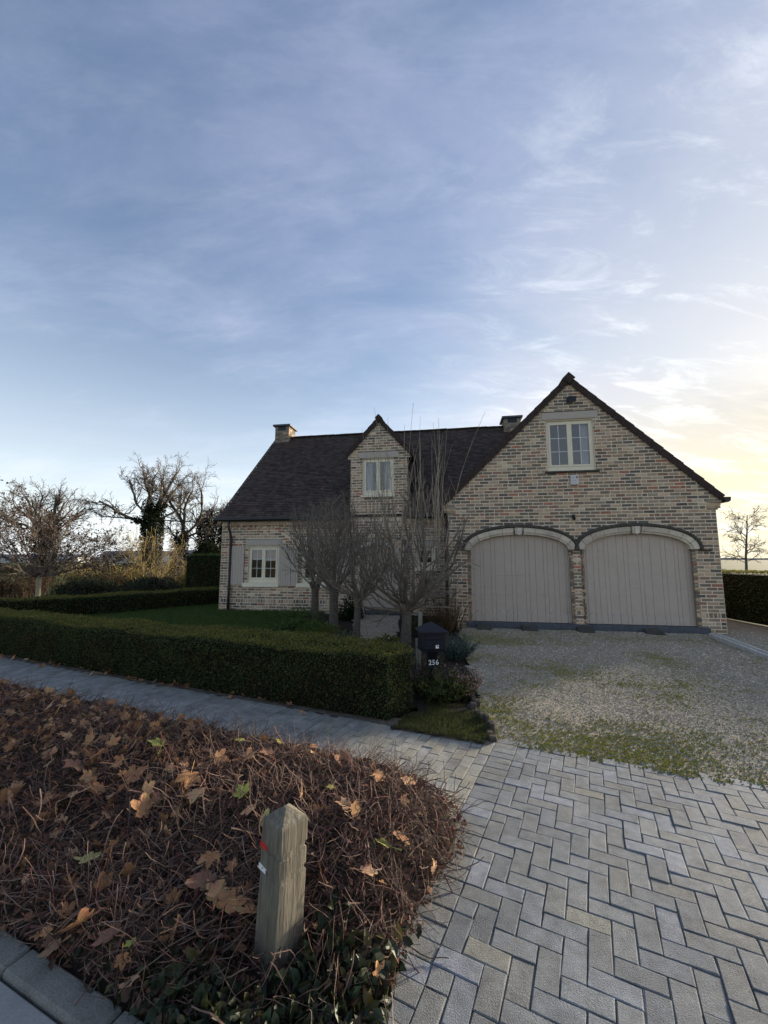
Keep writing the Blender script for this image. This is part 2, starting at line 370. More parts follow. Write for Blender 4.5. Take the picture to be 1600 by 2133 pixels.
def grid_sheet(name, poly, step, zf, m, **k):
    a = np.array(poly); lo, hi = a.min(0), a.max(0)
    nx, ny = int((hi[0] - lo[0]) / step) + 2, int((hi[1] - lo[1]) / step) + 2
    X, Y = np.meshgrid(lo[0] + np.arange(nx) * step, lo[1] + np.arange(ny) * step); P = np.stack([X.ravel(), Y.ravel()], 1)
    ins = in_poly(P, poly) | (edge_dist(P, poly) < step * .6)
    Z = zf(P); V = np.column_stack([P, Z]); idx = np.arange(nx * ny).reshape(ny, nx)
    F = np.stack([idx[:-1, :-1], idx[:-1, 1:], idx[1:, 1:], idx[1:, :-1]], -1).reshape(-1, 4); F = F[ins[F].all(1)]
    used = np.unique(F); mp = np.full(nx * ny, -1); mp[used] = np.arange(len(used))
    return link(name, np_mesh(name, V[used], mp[F], m, smooth=True), kind='structure', **k)
def gravel_z(P): return gz(P) + .010 * vnoise(P, 2.2, 1.0) + .004 * vnoise(P, 9, 4.0) - .006
grid_sheet('gravel_drive', GRAVEL, .11, gravel_z, M['gravelbase'])

LAWN = [(-11.3, 10.3), (-7.0, 8.4), (-1.3, 6.2), (-.55, 7.2), (-1.7, 9.2), (-2.9, 11.8), house_xy(-4.6, 1.62), house_xy(-8.4, 1.62), house_xy(-8.44, 4.5), (-6.6, 17.0), (-8.6, 13.2)]
def lawn_z(P): return .012 + .015 * vnoise(P, .9, 2.0)
grid_sheet('lawn', LAWN, .2, lawn_z, M['lawn'])
FLOWERBED = [(-1.3, 6.2), (.0, 5.5), (.38, 5.1), (.95, 4.9), (1.09, 5.0), (1.28, 5.9), (1.43, 7.3), (1.73, 8.9), house_xy(-.6, -.05), house_xy(-.6, 1.6), house_xy(-4.7, 1.58), (-2.95, 11.75), (-1.75, 9.2), (-.6, 7.2)]
def bed2_z(P): return -.02 + .02 * vnoise(P, 1.7, 5.0)
grid_sheet('garden_soil', FLOWERBED, .15, bed2_z, M['soil'])
PATH = [(-.50, 8.5), (-.05, 6.3), (.42, 6.4), (.25, 8.6), house_xy(-2.15, 1.1), house_xy(-3.65, 1.1)]
grid_sheet('garden_path', PATH, .1, lambda P: .02 + .008 * vnoise(P, 3, 8.0), M['gravelbase'])
VERGE = [(.07, 4.42), (.95, 4.05), (1.08, 4.2), (1.10, 5.02), (.4, 5.12), (.36, 4.9)]
grid_sheet('grass_verge', VERGE, .08, lambda P: .012 + .012 * vnoise(P, 3, 3.0), M['soil'])

# ------------------------------------------------------------------ block paving
def paver_verts(L, Wd, H=.06, c=.0032, j=.0018, g=rng):
    def ring(dx, dy, z, jj): return [(sx * (L / 2 - dx) + g.normal() * jj, sy * (Wd / 2 - dy) + g.normal() * jj, z) for sx, sy in ((-1, -1), (1, -1), (1, 1), (-1, 1))]
    V = ring(0, 0, -H, 0) + ring(0, 0, -c, j) + ring(c * 1.2, c * 1.2, 0, j)
    F = [(k, (k + 1) % 4, 4 + (k + 1) % 4, 4 + k) for k in range(4)] + [(4 + k, 4 + (k + 1) % 4, 8 + (k + 1) % 4, 8 + k) for k in range(4)] + [(8, 9, 10, 11)]
    return np.array(V), np.array(F)
PAVE_TONES = [(.205, .208, .206), (.222, .224, .221), (.192, .194, .190), (.232, .232, .226), (.210, .216, .224), (.210, .204, .186), (.170, .173, .174), (.220, .218, .210), (.245, .252, .268), (.196, .194, .184)]
SAND_TONE = (.255, .238, .195)
def lay_pavers(base, items, limit=290, seed=3, mt='paver'):
    """items: (a,b,rot,L,W,tone index or None) in paving grid; nearest whole ones become parts, the rest one stuff part"""
    g = np.random.default_rng(seed); cache = {}
    its = []
    for a, b, rot, L, Wd, ti in items:
        p = pave_xy(a, b); its.append((np.hypot(*p), p, rot, L, Wd, ti))
    full = sorted([i for i in its if i[3] > .17], key=lambda q: q[0])[:limit]; ids = set(map(id, full))
    VV = []; FF = []; TT = []; n = 0
    for it in its:
        d, p, rot, L, Wd, ti = it
        ti = ti if ti is not None else int(g.integers(len(PAVE_TONES)))
        tone = SAND_TONE if ti == 99 else PAVE_TONES[ti]
        z = g.normal() * .0014; rx, ry, rz = g.normal(size=3) * (.007, .007, .009)
        if id(it) in ids:
            key = (ti, int(g.integers(3)))
            if key not in cache:
                v, f = paver_verts(.1960, .0960, g=g); cache[key] = np_mesh('paver', v, f, M[mt], tone)
            o = link('paver', cache[key], base, (p[0], p[1], z)); o.rotation_euler = (rx, ry, EA + rot + rz)
        else:
            v, f = paver_verts(L - .004, Wd - .004, g=g); a = EA + rot + rz; c, s = math.cos(a), math.sin(a)
            VV.append(np.column_stack([p[0] + v[:, 0] * c - v[:, 1] * s, p[1] + v[:, 0] * s + v[:, 1] * c, v[:, 2] + z])); FF.append(f + n); n += len(v)
            TT += [tone] * len(f)
    if VV: link('paver_field', np_mesh('paver_field', np.concatenate(VV), np.concatenate(FF), M[mt], np.array(TT)), base, kind='stuff')
U = .1
GF = [(0.95, 4.17), (2.9, 3.31), (9, .62)]                  # gravel front edge
def front_y(x): return np.interp(x, [p[0] for p in GF], [p[1] for p in GF])
DRIVE = [tuple(pave_xy(-.2, 1.0)), tuple(pave_xy(-.2, -3.6)), (2.4, -.2), (6.5, .2), (6.5, 1.75), (2.9, 3.36), (1.0, 4.2)]
drive = poly_sheet('driveway', DRIVE, -.0065, M['joint'], kind='structure')
items = []
for i in range(0, 56):
    for j in range(-40, 30):
        k = (i - j) % 4
        if k == 0: a, b, rot, L = (i + 1) * U, (j + .5) * U, 0, .2
        elif k == 3: a, b, rot, L = (i + .5) * U, (j + 1) * U, math.pi / 2, .2
        elif k == 1 and i == 0: a, b, rot, L = .05, (j + .5) * U, 0, .1
        else: continue
        p = pave_xy(a, b)
        if p[1] > front_y(p[0]) + .05 or p[1] < .55 or p[0] > 5.2 or (abs(p[0]) > 1.15 * p[1] + .4): continue
        items.append((a, b, rot, L, .1, 99 if rng.random() < .02 else None))
for j in range(-28, 14):                                    # header course beside the herringbone
    p = pave_xy(-.1, (j + .5) * U)
    if p[1] < 4.15 and p[1] > .7: items.append((-.1, (j + .5) * U, 0, .2, .1, 5 if rng.random() < .5 else None))
lay_pavers(drive, items, 290, 3)
def sw_line(x, dy=0): return 4.55 - (x - .07) * .425 + dy   # front of hedge
def bed_back(x): return 3.42 - (x - .15) * .42
SW = [tuple(pave_xy(-.2, 1.0)), tuple(pave_xy(-.2, -1.4)), (0.25, 3.0), (-9, 7.0), (-12, 8.3), (-12, 9.9), (-7, 7.7), (.07, 4.66), (.95, 4.3)]
pave = poly_sheet('pavement', SW, -.0085, M['joint'], kind='structure')
items = []
for i in range(0, 120):
    a = -.2 - (i + .5) * U
    for j in range(-22, 12):
        b = (j + .5 + (.5 if i % 2 else 0)) * .2; p = pave_xy(a, b); x, y = p
        top = sw_line(x, -.02) if x < .1 else 4.52 - (x - .1) * .42
        if y > top + .02 or y < bed_back(x) - .30: continue
        items.append((a, b, math.pi / 2, .2, .1, 5 if (x > -.6 and rng.random() < .55) else (int(rng.integers(0, 8)) if x > -2 else int(rng.choice([0, 1, 2, 4, 6, 7])))))
lay_pavers(pave, items, 290, 5, 'pale_paver')
poly_sheet('sandy_strip', [(-12, 9.62), (-7, 7.52), (.05, 4.5), (.10, 4.4), (.98, 4.03), (1.14, 4.16), (1.0, 4.3), (.07, 4.72), (-7, 7.9), (-12, 10.1)], .006, M['sand'], kind='structure')

# ------------------------------------------------------------------ kerb and road
def kerb_line(x): return 1.745 - (x + 1.0) * .43
kd = np.array([1, -.43]); kd = kd / np.linalg.norm(kd); kn = np.array([-kd[1], kd[0]])
ko = np.array([-1.0, 1.745])
kerb = empty('kerb', (ko[0], ko[1], 0), math.atan2(kd[1], kd[0]), kind='structure')
for i in range(-7, 4):
    b = MB(); x0 = i * .62 - .02
    b.cbox(x0 + .004, x0 + .616, -.085, .03, -.2, .022, .012); b.obj('kerb_stone', M['kerb'], kerb)
    b = MB(); b.cbox(x0 + .005, x0 + .615, -.42, -.092, -.3, .0, .008); b.obj('gutter_slab', M['gutterstone'], kerb)
rp = [tuple(ko + kd * -9 + kn * -.42), tuple(ko + kd * 12 + kn * -.42), tuple(ko + kd * 12 + kn * -8), tuple(ko + kd * -9 + kn * -8)]
poly_sheet('road', rp, -.012, M['asphalt'], kind='structure')

# ------------------------------------------------------------------ HOUSE
house = empty('brick_house', (HO[0], HO[1], -.0), HA, label='brick house with brown tiled roofs, one dormer and two arched garage doors', cat='house')
PAL = np.array([(.33, .245, .165), (.34, .25, .18), (.27, .20, .14), (.17, .135, .098), (.125, .105, .085), (.10, .09, .078), (.27, .125, .085), (.21, .125, .092), (.40, .33, .245), (.21, .175, .135), (.165, .125, .095), (.32, .225, .165)])
PW = np.array([.11, .10, .09, .14, .11, .08, .035, .09, .03, .12, .09, .05]); PW = PW / PW.sum(); PAL = PAL * np.array([1.40, 1.36, 1.27])
CH, BL = .0893, .26
def brick_geo(s0, s1, z0, z1, t0, g):
    j = lambda q: g.normal() * q
    P = [(s0, z0), (s1, z0), (s1, z1), (s0, z1)]; sg = [(1, 1), (-1, 1), (-1, -1), (1, -1)]
    dp = g.normal() * .0015
    V = [(a, t0 + .014, b) for a, b in P] + [(a + j(.0016), t0 + .0015 + dp, b + j(.0016)) for a, b in P] + [(a + c[0] * (.006 + abs(j(.003))), t0 - .0055 + dp, b + c[1] * (.005 + abs(j(.002)))) for (a, b), c in zip(P, sg)]
    F = [(k, (k + 1) % 4, 4 + (k + 1) % 4, 4 + k) for k in range(4)] + [(4 + k, 4 + (k + 1) % 4, 8 + (k + 1) % 4, 8 + k) for k in range(4)] + [(8, 9, 10, 11)]
    return np.array(V), np.array(F)
def subtract(iv, hole):
    o = []
    for a, b in iv:
        if hole[1] <= a or hole[0] >= b: o.append((a, b)); continue
        if hole[0] > a: o.append((a, hole[0]))
        if hole[1] < b: o.append((hole[1], b))
    return o
def lay_bricks(z0, z1, outer, holes, soldier_z=None, seed=1):
    g = np.random.default_rng(seed); res = []; z = z0; row = 0
    while z < z1:
        h = CH; sold = soldier_z is not None and abs(z - soldier_z) < CH * .5
        if sold: h = CH * 1.5
        zm = z + h / 2; o = outer(zm)
        if o and o[1] - o[0] > .05:
            iv = [o]
            for hf_ in holes:
                q = hf_(zm)
                if q: iv = subtract(iv, q)
            for a, b in iv:
                if b - a < .03: continue
                st = .0905 if sold else BL; off = (row % 2) * BL / 2 + g.normal() * .006
                k0 = math.floor((a - off) / st); cuts = [a] + [off + k * st + g.normal() * .007 for k in range(k0, k0 + int((b - a) / st) + 4) if a + .03 < off + k * st < b - .03] + [b]
                for c0, c1 in zip(cuts[:-1], cuts[1:]):
                    if not sold and c1 - c0 > .2 and g.random() < .07:
                        m_ = c0 + (c1 - c0) * .5; parts = [(c0, m_), (m_, c1)]
                    else: parts = [(c0, c1)]
                    for d0, d1 in parts:
                        jt = .0105
                        if d1 - d0 > .025: res.append((d0 + jt, d1 - jt, z + .0118, z + h - .0118, not sold and .22 < d1 - d0 < .3))
        z += h; row += 1
    return res
def arch_hole(s0, s1, zs, b_, ex=0.0):
    c = (s0 + s1) / 2; a = (s1 - s0) / 2 + ex; bb = b_ + ex
    def f(z):
        if z < zs: return (s0, s1)
        if z < zs + bb:
            w = a * math.sqrt(max(0, 1 - ((z - zs) / bb) ** 2)); return (c - w, c + w)
    return f
def rect_hole(s0, s1, z0, z1): return lambda z: (s0, s1) if z0 < z < z1 else None
# measured layout (s along the front, z up)
D1, D2, ZS, RB = (0.0, 2.54), (2.92, 5.46), 1.99, .42
GAP, GSL, GPK = 2.755, .972, 6.62
def g_outer(z):
    if z < 3.05: return (-.60, 6.11)
    w = (GPK - z) / GSL; return (max(-.6 - .12, GAP - w), min(6.23, GAP + w)) if w > .05 else None
gw = (2.115, 3.325, 4.12, 5.53)
g_lint = (2.0, 3.44, 5.56, 5.77)
g_holes = [arch_hole(*D1, ZS, RB, .27), arch_hole(*D2, ZS, RB, .27), rect_hole(gw[0], gw[1], gw[2] - .04, gw[3] + .03), rect_hole(g_lint[0] - .01, g_lint[1] + .01, g_lint[2] - .01, g_lint[3] + .005),
           rect_hole(D1[0] - .0, D1[1], -1, ZS), rect_hole(D2[0], D2[1], -1, ZS)]
gb = lay_bricks(.02 - 2 * CH, GPK, g_outer, g_holes, soldier_z=.02 + 3 * CH, seed=11)
T1 = 1.6
mwin1 = (-7.42, -6.33, .94, 2.16); mwin2 = (-5.49, -4.42, .94, 2.16); mwin3 = (-1.62, -1.05, 1.46, 2.12); fdoor = (-3.50, -2.30)
FZ, FB = 1.86, .36
def m_outer(z): return (-8.45, -.6) if z < 2.98 else None
m_holes = [rect_hole(*mwin1), rect_hole(*mwin2), rect_hole(*mwin3), rect_hole(-7.53, -6.2, 2.20, 2.42), rect_hole(-5.62, -4.3, 2.20, 2.42), arch_hole(fdoor[0] - .13, fdoor[1] + .13, FZ, FB + .13), rect_hole(-1.72, -.95, 2.14, 2.32)]
mb_ = lay_bricks(.0, 2.98, m_outer, m_holes, soldier_z=3 * CH, seed=12)
DAP, DSL, DPK = -2.875, 1.10, 6.40
def d_outer(z):
    w = (DPK - z) / DSL; w = min(w, .955 if z < 5.12 else 1.06)
    return (DAP - w, DAP + w) if w > .04 else None
dw = (-3.42, -2.38, 3.84, 5.08)
d_holes = [rect_hole(*dw), rect_hole(-3.56, -2.2, 5.10, 5.32)]
db_ = lay_bricks(3.15, DPK, d_outer, d_holes, seed=13)
gbr = np.random.default_rng(21)
cam_l = np.array([-.53, -11.4, 1.75])
allb = [(*b, 0.0) for b in gb] + [(*b, T1) for b in mb_] + [(*b, T1) for b in db_]
def bdist(b): return np.linalg.norm(np.array([(b[0] + b[1]) / 2, b[5], (b[2] + b[3]) / 2]) - cam_l)
near = set(id(b) for b in sorted([b for b in allb if b[4]], key=bdist)[:290])
VV = []; FF = []; TT = []; n = 0; bcache = {}
for b in allb:
    s0, s1, z0, z1, full, t0 = b; ti = int(gbr.choice(len(PAL), p=PW))
    if t0 == 0:
        for D_ in (D1, D2):
            e_ = math.hypot(((s0 + s1) / 2 - (D_[0] + D_[1]) / 2) / ((D_[1] - D_[0]) / 2 + .42), max(0, (z0 + z1) / 2 - ZS) / (RB + .40)); 
            if e_ < 1 and z0 > ZS and gbr.random() < .8: ti = int(gbr.choice([4, 5, 5, 10]))
        if 5.66 < z0 < 6.1 and gbr.random() < .4: ti = int(gbr.choice([3, 4, 9]))
    if z0 < .1 and gbr.random() < .5: ti = int(gbr.choice([9, 3, 10]))
    if t0 > 1 and gbr.random() < .2: ti = int(gbr.choice([0, 1, 8, 11]))
    if id(b) in near:
        key = (ti, int(gbr.integers(3)))
        if key not in bcache:
            v, f = brick_geo(-BL / 2 + .0105, BL / 2 - .0105, -CH / 2 + .0118, CH / 2 - .0118, 0, gbr); bcache[key] = np_mesh('brick', v, f, M['brick'], PAL[ti] * (.85 + .3 * gbr.random()))
        o = link('brick', bcache[key], house, ((s0 + s1) / 2, t0, (z0 + z1) / 2)); o.scale = ((s1 - s0) / (BL - .021), 1, 1)
    else:
        v, f = brick_geo(s0, s1, z0, z1, t0, gbr); VV.append(v); FF.append(f + n); n += 12; TT.append(np.tile(PAL[ti] * (.8 + .4 * gbr.random()), (9, 1)))
link('brickwork', np_mesh('brickwork', np.concatenate(VV), np.concatenate(FF), M['brick'], np.concatenate(TT)), house, kind='stuff')
def arch_pts(s0, s1, zs, b_, ex=0, nseg=20, zbot=None):
    c = (s0 + s1) / 2; a = (s1 - s0) / 2 + ex; pts = []
    if zbot is not None: pts.append((c - a, zbot))
    for i in range(nseg + 1):
        th = math.pi - math.pi * i / nseg; pts.append((c + a * math.cos(th), zs + (b_ + ex) * math.sin(th)))
    if zbot is not None: pts.append((c + a, zbot))
    return pts
def wall_plate(outer_pts, holes, t, m, name, depth=.22, reveal=None):
    loops = [[Vector((x, z, 0)) for x, z in outer_pts]] + [[Vector((x, z, 0)) for x, z in h] for h in holes]
    tri = tessellate_polygon(loops); flat = [p for l in loops for p in l]
    b = MB(); b.add([(p.x, t, p.y) for p in flat], [t_ for t_ in tri])
    for h in holes:                                          # reveals
        k = len(h)
        b.add([(x, t, z) for x, z in h] + [(x, t + depth, z) for x, z in h], [(i, (i + 1) % k, k + (i + 1) % k, k + i) for i in range(k)])
    return b.obj(name, m, house)
def rp_(r): return [(r[0], r[2]), (r[1], r[2]), (r[1], r[3]), (r[0], r[3])]
TM = .003
wall_plate([(-.60, -.3), (6.11, -.3), (6.11, 3.1), (6.23, 3.1), (6.23, GPK - GSL * (6.23 - GAP)), (GAP, GPK), (-.72, GPK - GSL * (GAP + .72)), (-.72, 3.1), (-.6, 3.1)],
           [arch_pts(*D1, ZS, RB, .1, 20, -.02), arch_pts(*D2, ZS, RB, .1, 20, -.02), rp_((gw[0], gw[1], gw[2], gw[3]))], TM, M['mortar'], 'mortar_wall')
wall_plate([(-8.45, -.3), (-.6, -.3), (-.6, 3.3), (-8.45, 3.3)], [rp_(mwin1), rp_(mwin2), rp_(mwin3), arch_pts(*fdoor, FZ, FB, .05, 14, .0)], T1 + TM, M['mortar'], 'mortar_wall')
wall_plate([(DAP - .955, 3.05), (DAP + .955, 3.05), (DAP + .955, 5.1), (DAP + 1.06, 5.1), (DAP + 1.06, DPK - DSL * 1.06), (DAP, DPK), (DAP - 1.06, DPK - DSL * 1.06), (DAP - 1.06, 5.1), (DAP - .955, 5.1)], [rp_(dw)], T1 + TM - .001, M['mortar'], 'mortar_wall')
# side and back walls (not in the photograph), brick pattern
b = MB()
MRT, MRZ, MSL = 6.0, 7.38, .93
def quadw(p, q, r, s): b.add([p, q, r, s], [(0, 1, 2, 3)])
b.add([(-8.45, T1 + .004, -.3), (-8.45, 10.4, -.3), (-8.45, 10.4, 3.2), (-8.45, MRT, 7.25), (-8.45, T1 + .004, 3.2)], [(0, 1, 2, 3, 4)])
b.add([(2.6, 1.7, 2), (2.6, 10.4, 2), (2.6, 10.4, 3.2), (2.6, MRT, 7.25), (2.6, 1.7, 3.2)], [(4, 3, 2, 1, 0)])
quadw((-8.45, 10.4, -.3), (6.11, 10.4, -.3), (6.11, 10.4, 3.15), (-8.45, 10.4, 3.15))
quadw((6.11, .004, -.3), (6.11, 10.4, -.3), (6.11, 10.4, 3.2), (6.11, .004, 3.2))
quadw((-.6, 1.6, -.3), (-.6, .004, -.3), (-.6, .004, 3.25), (-.6, 1.6, 3.25))
b.obj('side_wall', M['brickside'], house)
b = MB()
for sg in (-1, 1):
    s = DAP + sg * .95; b.add([(s, T1 + .01, 3.2), (s, T1 + .01, 5.25), (s, 3.9, 5.25)], [(0, 1, 2)])
b.t = [(.04, .03, .028)] * len(b.t); b.obj('dormer_cheek', M['tile'], house)

# --- roofs: rows of plain tiles
def tile_slope(o, u, v, nrm, Lu, Lv, clip=None, seed=1, tw=.168, te=.105):
    """o: lower left corner; u along eave, v up slope, nrm outward"""
    g = np.random.default_rng(seed); nu, nv = int(Lu / tw), int(Lv / te)
    I, J = np.meshgrid(np.arange(-1, nu + 1), np.arange(nv)); I = I.ravel(); J = J.ravel()
    a0 = np.clip(I * tw + (J % 2) * tw / 2, 0, Lu); a1 = np.clip(I * tw + (J % 2) * tw / 2 + tw - .004, 0, Lu)
    keep = a1 - a0 > .02; I, J, a0, a1 = I[keep], J[keep], a0[keep], a1[keep]; n = len(I)
    b0 = J * te; b1 = b0 + te * 1.05; lift = .020 + g.normal(size=n) * .003; lift2 = lift + g.normal(size=n) * .002; tb = .004
    o, u, v, nrm = (np.array(q, float) for q in (o, u, v, nrm))
    def P(a, bb, h): return o + a[:, None] * u + bb[:, None] * v + np.asarray(h).reshape(-1, 1) * nrm
    sag = g.normal(size=n) * .003
    A = P(a0, b0 + sag, lift); B = P(a1, b0 + sag, lift2); C = P(a1, b1, np.full(n, tb)); D = P(a0, b1, np.full(n, tb)); E = P(a0, b0 + sag, np.full(n, -.005)); F_ = P(a1, b0 + sag, np.full(n, -.005))
    V = np.stack([A, B, C, D, E, F_], 1)
    if clip is not None:
        ok = clip((A + C) / 2); V = V[ok]; n = len(V)
    V = V.reshape(-1, 3); base = np.arange(n)[:, None] * 6
    F = np.concatenate([base + [0, 1, 2, 3], base + [4, 5, 1, 0]])
    t = np.array([.068, .050, .042]) * (.65 + .7 * g.random((n, 1))) * (1 + g.normal(size=(n, 3)) * .06)
    return V, F, np.concatenate([t, t])
def roof_obj(parts, name):
    VV = []; FF = []; TT = []; n = 0
    for V, F, T in parts: VV.append(V); FF.append(F + n); TT.append(T); n += len(V)
    return link(name, np_mesh(name, np.concatenate(VV), np.concatenate(FF), M['tile'], np.concatenate(TT)), house, kind='stuff')
c, s_ = 1 / math.hypot(1, MSL), MSL / math.hypot(1, MSL)
MEZ = 3.16; MET = MRT - (MRZ - MEZ) / MSL; MLv = (MRT - MET) / c
def clip_m(P):      # leave the dormer and garage volumes open
    s, t, z = P[:, 0], P[:, 1], P[:, 2]
    dorm = (np.abs(s - DAP) < .94) & (z < 5.15) | (z < DPK - DSL * np.abs(s - DAP) - .02) & (z >= 5.1)
    gar = z < (GPK - .0 - GSL * np.abs(s - GAP)) - .06
    return ~(dorm | gar)
roof_obj([tile_slope((-8.58, MET, MEZ), (1, 0, 0), (0, c, s_), (0, -s_, c), 11.25, MLv, clip_m, 1),
          tile_slope((-8.58, 2 * MRT - MET, MEZ), (1, 0, 0), (0, -c, s_), (0, s_, c), 11.25, MLv, None, 2)], 'tiled_main_roof')
b = MB(); b.add([(-8.5, MET + .05, MEZ - .03), (2.6, MET + .05, MEZ - .03), (2.6, MRT, MRZ - .06), (-8.5, MRT, MRZ - .06), (2.6, 2 * MRT - MET, MEZ - .03), (-8.5, 2 * MRT - MET, MEZ - .03)], [(0, 1, 2, 3), (3, 2, 4, 5)])
b.obj('roof_deck', M['gutter'], house)
cg, sg_ = 1 / math.hypot(1, GSL), GSL / math.hypot(1, GSL)
GE = 3.50; GLv = GE / cg; GZ0 = GPK + .14 - GSL * GE
def clip_g(P): return (P[:, 2] > MEZ + MSL * (P[:, 1] - MET) - .05) | (P[:, 0] > 2.65)
roof_obj([tile_slope((GAP + GE, -.04, GZ0), (0, 1, 0), (-cg, 0, sg_), (sg_, 0, cg), 10.4, GLv, None, 3),
          tile_slope((GAP - GE, -.04, GZ0), (0, 1, 0), (cg, 0, sg_), (-sg_, 0, cg), 7.0, GLv, clip_g, 4)], 'tiled_garage_roof')
cd, sd_ = 1 / math.hypot(1, DSL), DSL / math.hypot(1, DSL); DE = 1.12; DZ0 = DPK + .09 - DSL * DE
def clip_d(P): return P[:, 2] > MEZ + MSL * (P[:, 1] - MET) - .05
roof_obj([tile_slope((DAP + DE, T1 - .05, DZ0), (0, 1, 0), (-cd, 0, sd_), (sd_, 0, cd), 4.0, DE / cd, clip_d, 5),
          tile_slope((DAP - DE, T1 - .05, DZ0), (0, 1, 0), (cd, 0, sd_), (-sd_, 0, cd), 4.0, DE / cd, clip_d, 6)], 'tiled_dormer_roof')
# verge tiles along the gables
def verge(ap, pk, sl, run, t0, drop=.165, step=.31, name='verge_tile'):
    cc = 1 / math.hypot(1, sl); Lr = run / cc; nn = int(round(Lr / step)); st = Lr / nn
    for sg in (-1, 1):
        d = np.array([sg * cc, 0, -sl * cc]); nrm = np.array([sg * sl * cc, 0, cc])
        for k in range(nn):
            p0 = np.array([ap, 0, pk]) + d * (k * st); p1 = p0 + d * (st * 1.06); up = .014 + random.gauss(0, .003); b = MB()
            ring = []
            for p, h in ((p0, .0), (p1, up)):
                top = p + nrm * (.035 + h)
                for t, w in ((t0 - .055 - h * .4, 0), (t0 - .055 - h * .4, -drop), (t0 - .03, -drop), (t0 - .03, -.03), (t0 + .12, -.03), (t0 + .12, 0)):
                    q = top + nrm * w; ring.append((q[0], t, q[2]))
            fs = [(i, (i + 1) % 6, 6 + (i + 1) % 6, 6 + i) for i in range(6)] + [(0, 5, 4, 3), (0, 3, 2, 1), (6, 7, 8, 9), (6, 9, 10, 11)]
            b.add(ring, fs); b.obj(name, M['verge'], house)
verge(GAP, GPK + .13, GSL, 3.52, 0.0)
verge(DAP, DPK + .09, DSL, 1.14, T1, .15, .26)
# diamond ends of the ridges, ridge tiles
def diamond(x, t, z, r):
    b = MB(); P = [(x, z - r), (x + r, z), (x, z + r), (x - r, z)]
    b.add([(p, t - .10, q) for p, q in P] + [(p, t + .3, q) for p, q in P], [(0, 1, 2, 3)] + [((i + 1) % 4, i, 4 + i, 4 + (i + 1) % 4) for i in range(4)])
    b.obj('ridge_end_tile', M['verge'], house)
diamond(GAP, 0, GPK + .09, .17); diamond(DAP, T1, DPK + .08, .125)
def ridge(p0, p1, step, r=.10):
    p0, p1 = Vector(p0), Vector(p1); L = (p1 - p0).length; n = int(L / step); d = (p1 - p0) / n; dn = d.normalized(); sd2 = dn.cross(Vector((0, 0, 1)))
    me = []
    for v in range(3):
        b = MB(); ring = []
        for i, q in enumerate((-.5, .53)):
            for k in range(5):
                a = math.pi * (k / 4); rr = r * (1 + .06 * i); ring.append(dn * (q * d.length) + sd2 * (math.cos(a) * rr * 1.25) + Vector((0, 0, math.sin(a) * rr * .8 - .02)))
        b.add(ring, [(k, k + 1, 6 + k, 5 + k) for k in range(4)] + [(5, 6, 7, 8, 9)]); me.append(b.mesh('ridge_tile', M['tile' if 0 else 'verge']))
    for i in range(n): link('ridge_tile', me[i % 3], house, tuple(p0 + d * (i + .5) + Vector((0, 0, random.gauss(0, .004)))))
ridge((-7.8, MRT, MRZ + .0), (1.75, MRT, MRZ + .0), .34)
ridge((GAP, .2, GPK + .14), (GAP, 5.0, GPK + .14), .34)
ridge((DAP, T1 + .2, DPK + .1), (DAP, 4.6, DPK + .1), .34)
# gutters and downpipes
b = MB()
ring = [(-.07, .06), (-.075, -.03), (-.03, -.075), (.05, -.075), (.07, .06)]
for s0, s1 in ((-8.64, DAP - .95), (DAP + .95, -.72)):
    V = [(s, MET - .06 + t, 3.11 + z) for s in (s0, s1) for t, z in ring]
    b.add(V, [(i, i + 1, 6 + i, 5 + i) for i in range(4)] + [(0, 1, 2, 3, 4), (9, 8, 7, 6, 5), (0, 4, 9, 5)])
b.obj('gutter', M['gutter'], house)
b = MB()
V = [(6.33 + t, y, 3.24 + z) for y in (-.1, 10.4) for t, z in ((-.06, .06), (-.05, -.06), (.03, -.07), (.08, -.03), (.085, .06))]
b.add(V, [(i, i + 1, 6 + i, 5 + i) for i in range(4)] + [(0, 1, 2, 3, 4), (9, 8, 7, 6, 5), (0, 4, 9, 5)]); b.obj('gutter', M['gutter'], house)
def downpipe(pts, brs):
    b = MB(); b.tube(pts, .042, 10); o = b.obj('downpipe', M['pipe'], house, smooth=True)
    for x, y, z in brs:
        b = MB(); b.tube([(x, y, z - .02), (x, y, z + .02)], .052, 10); b.box(x - .012, x + .012, y, y + .07, z - .012, z + .012); b.obj('pipe_bracket', M['pipe'], o)
xp = -8.06
downpipe([(xp - .04, MET - .06, 3.1), (xp - .04, MET - .06, 2.85), (xp, T1 - .12, 2.62), (xp, T1 - .07, 2.45), (xp, T1 - .07, .75), (xp, T1 - .07, -.1)], [(xp, T1 - .07, q) for q in (2.4, 1.6, .72)])
xp = -.67
downpipe([(xp, MET - .06, 3.1), (xp, MET - .06, 2.9), (xp - .0, .6, 2.75), (xp, .02, 2.6), (xp, .02, -.1)], [(xp, .02, q) for q in (2.3, 1.4, .6)])
# dentil course under the gutter
b = MB()
for row, z in ((0, 2.80), (1, 2.89)):
    k = 0; s = -8.42
    while s < DAP - .98 or (DAP + .98 < s < -.75) or s < -.8:
        if not (abs(s - DAP) < .98):
            tone = PAL[int(gbr.choice([0, 1, 8, 11, 2]))]
            if row == 1 or k % 2 == 0: b.box(s, s + .098, T1 - .035 - row * .03, T1 + .01, z, z + .075, tuple(tone))
        s += .112; k += 1
b.obj('dentil_course', M['brick'], house, kind='stuff')
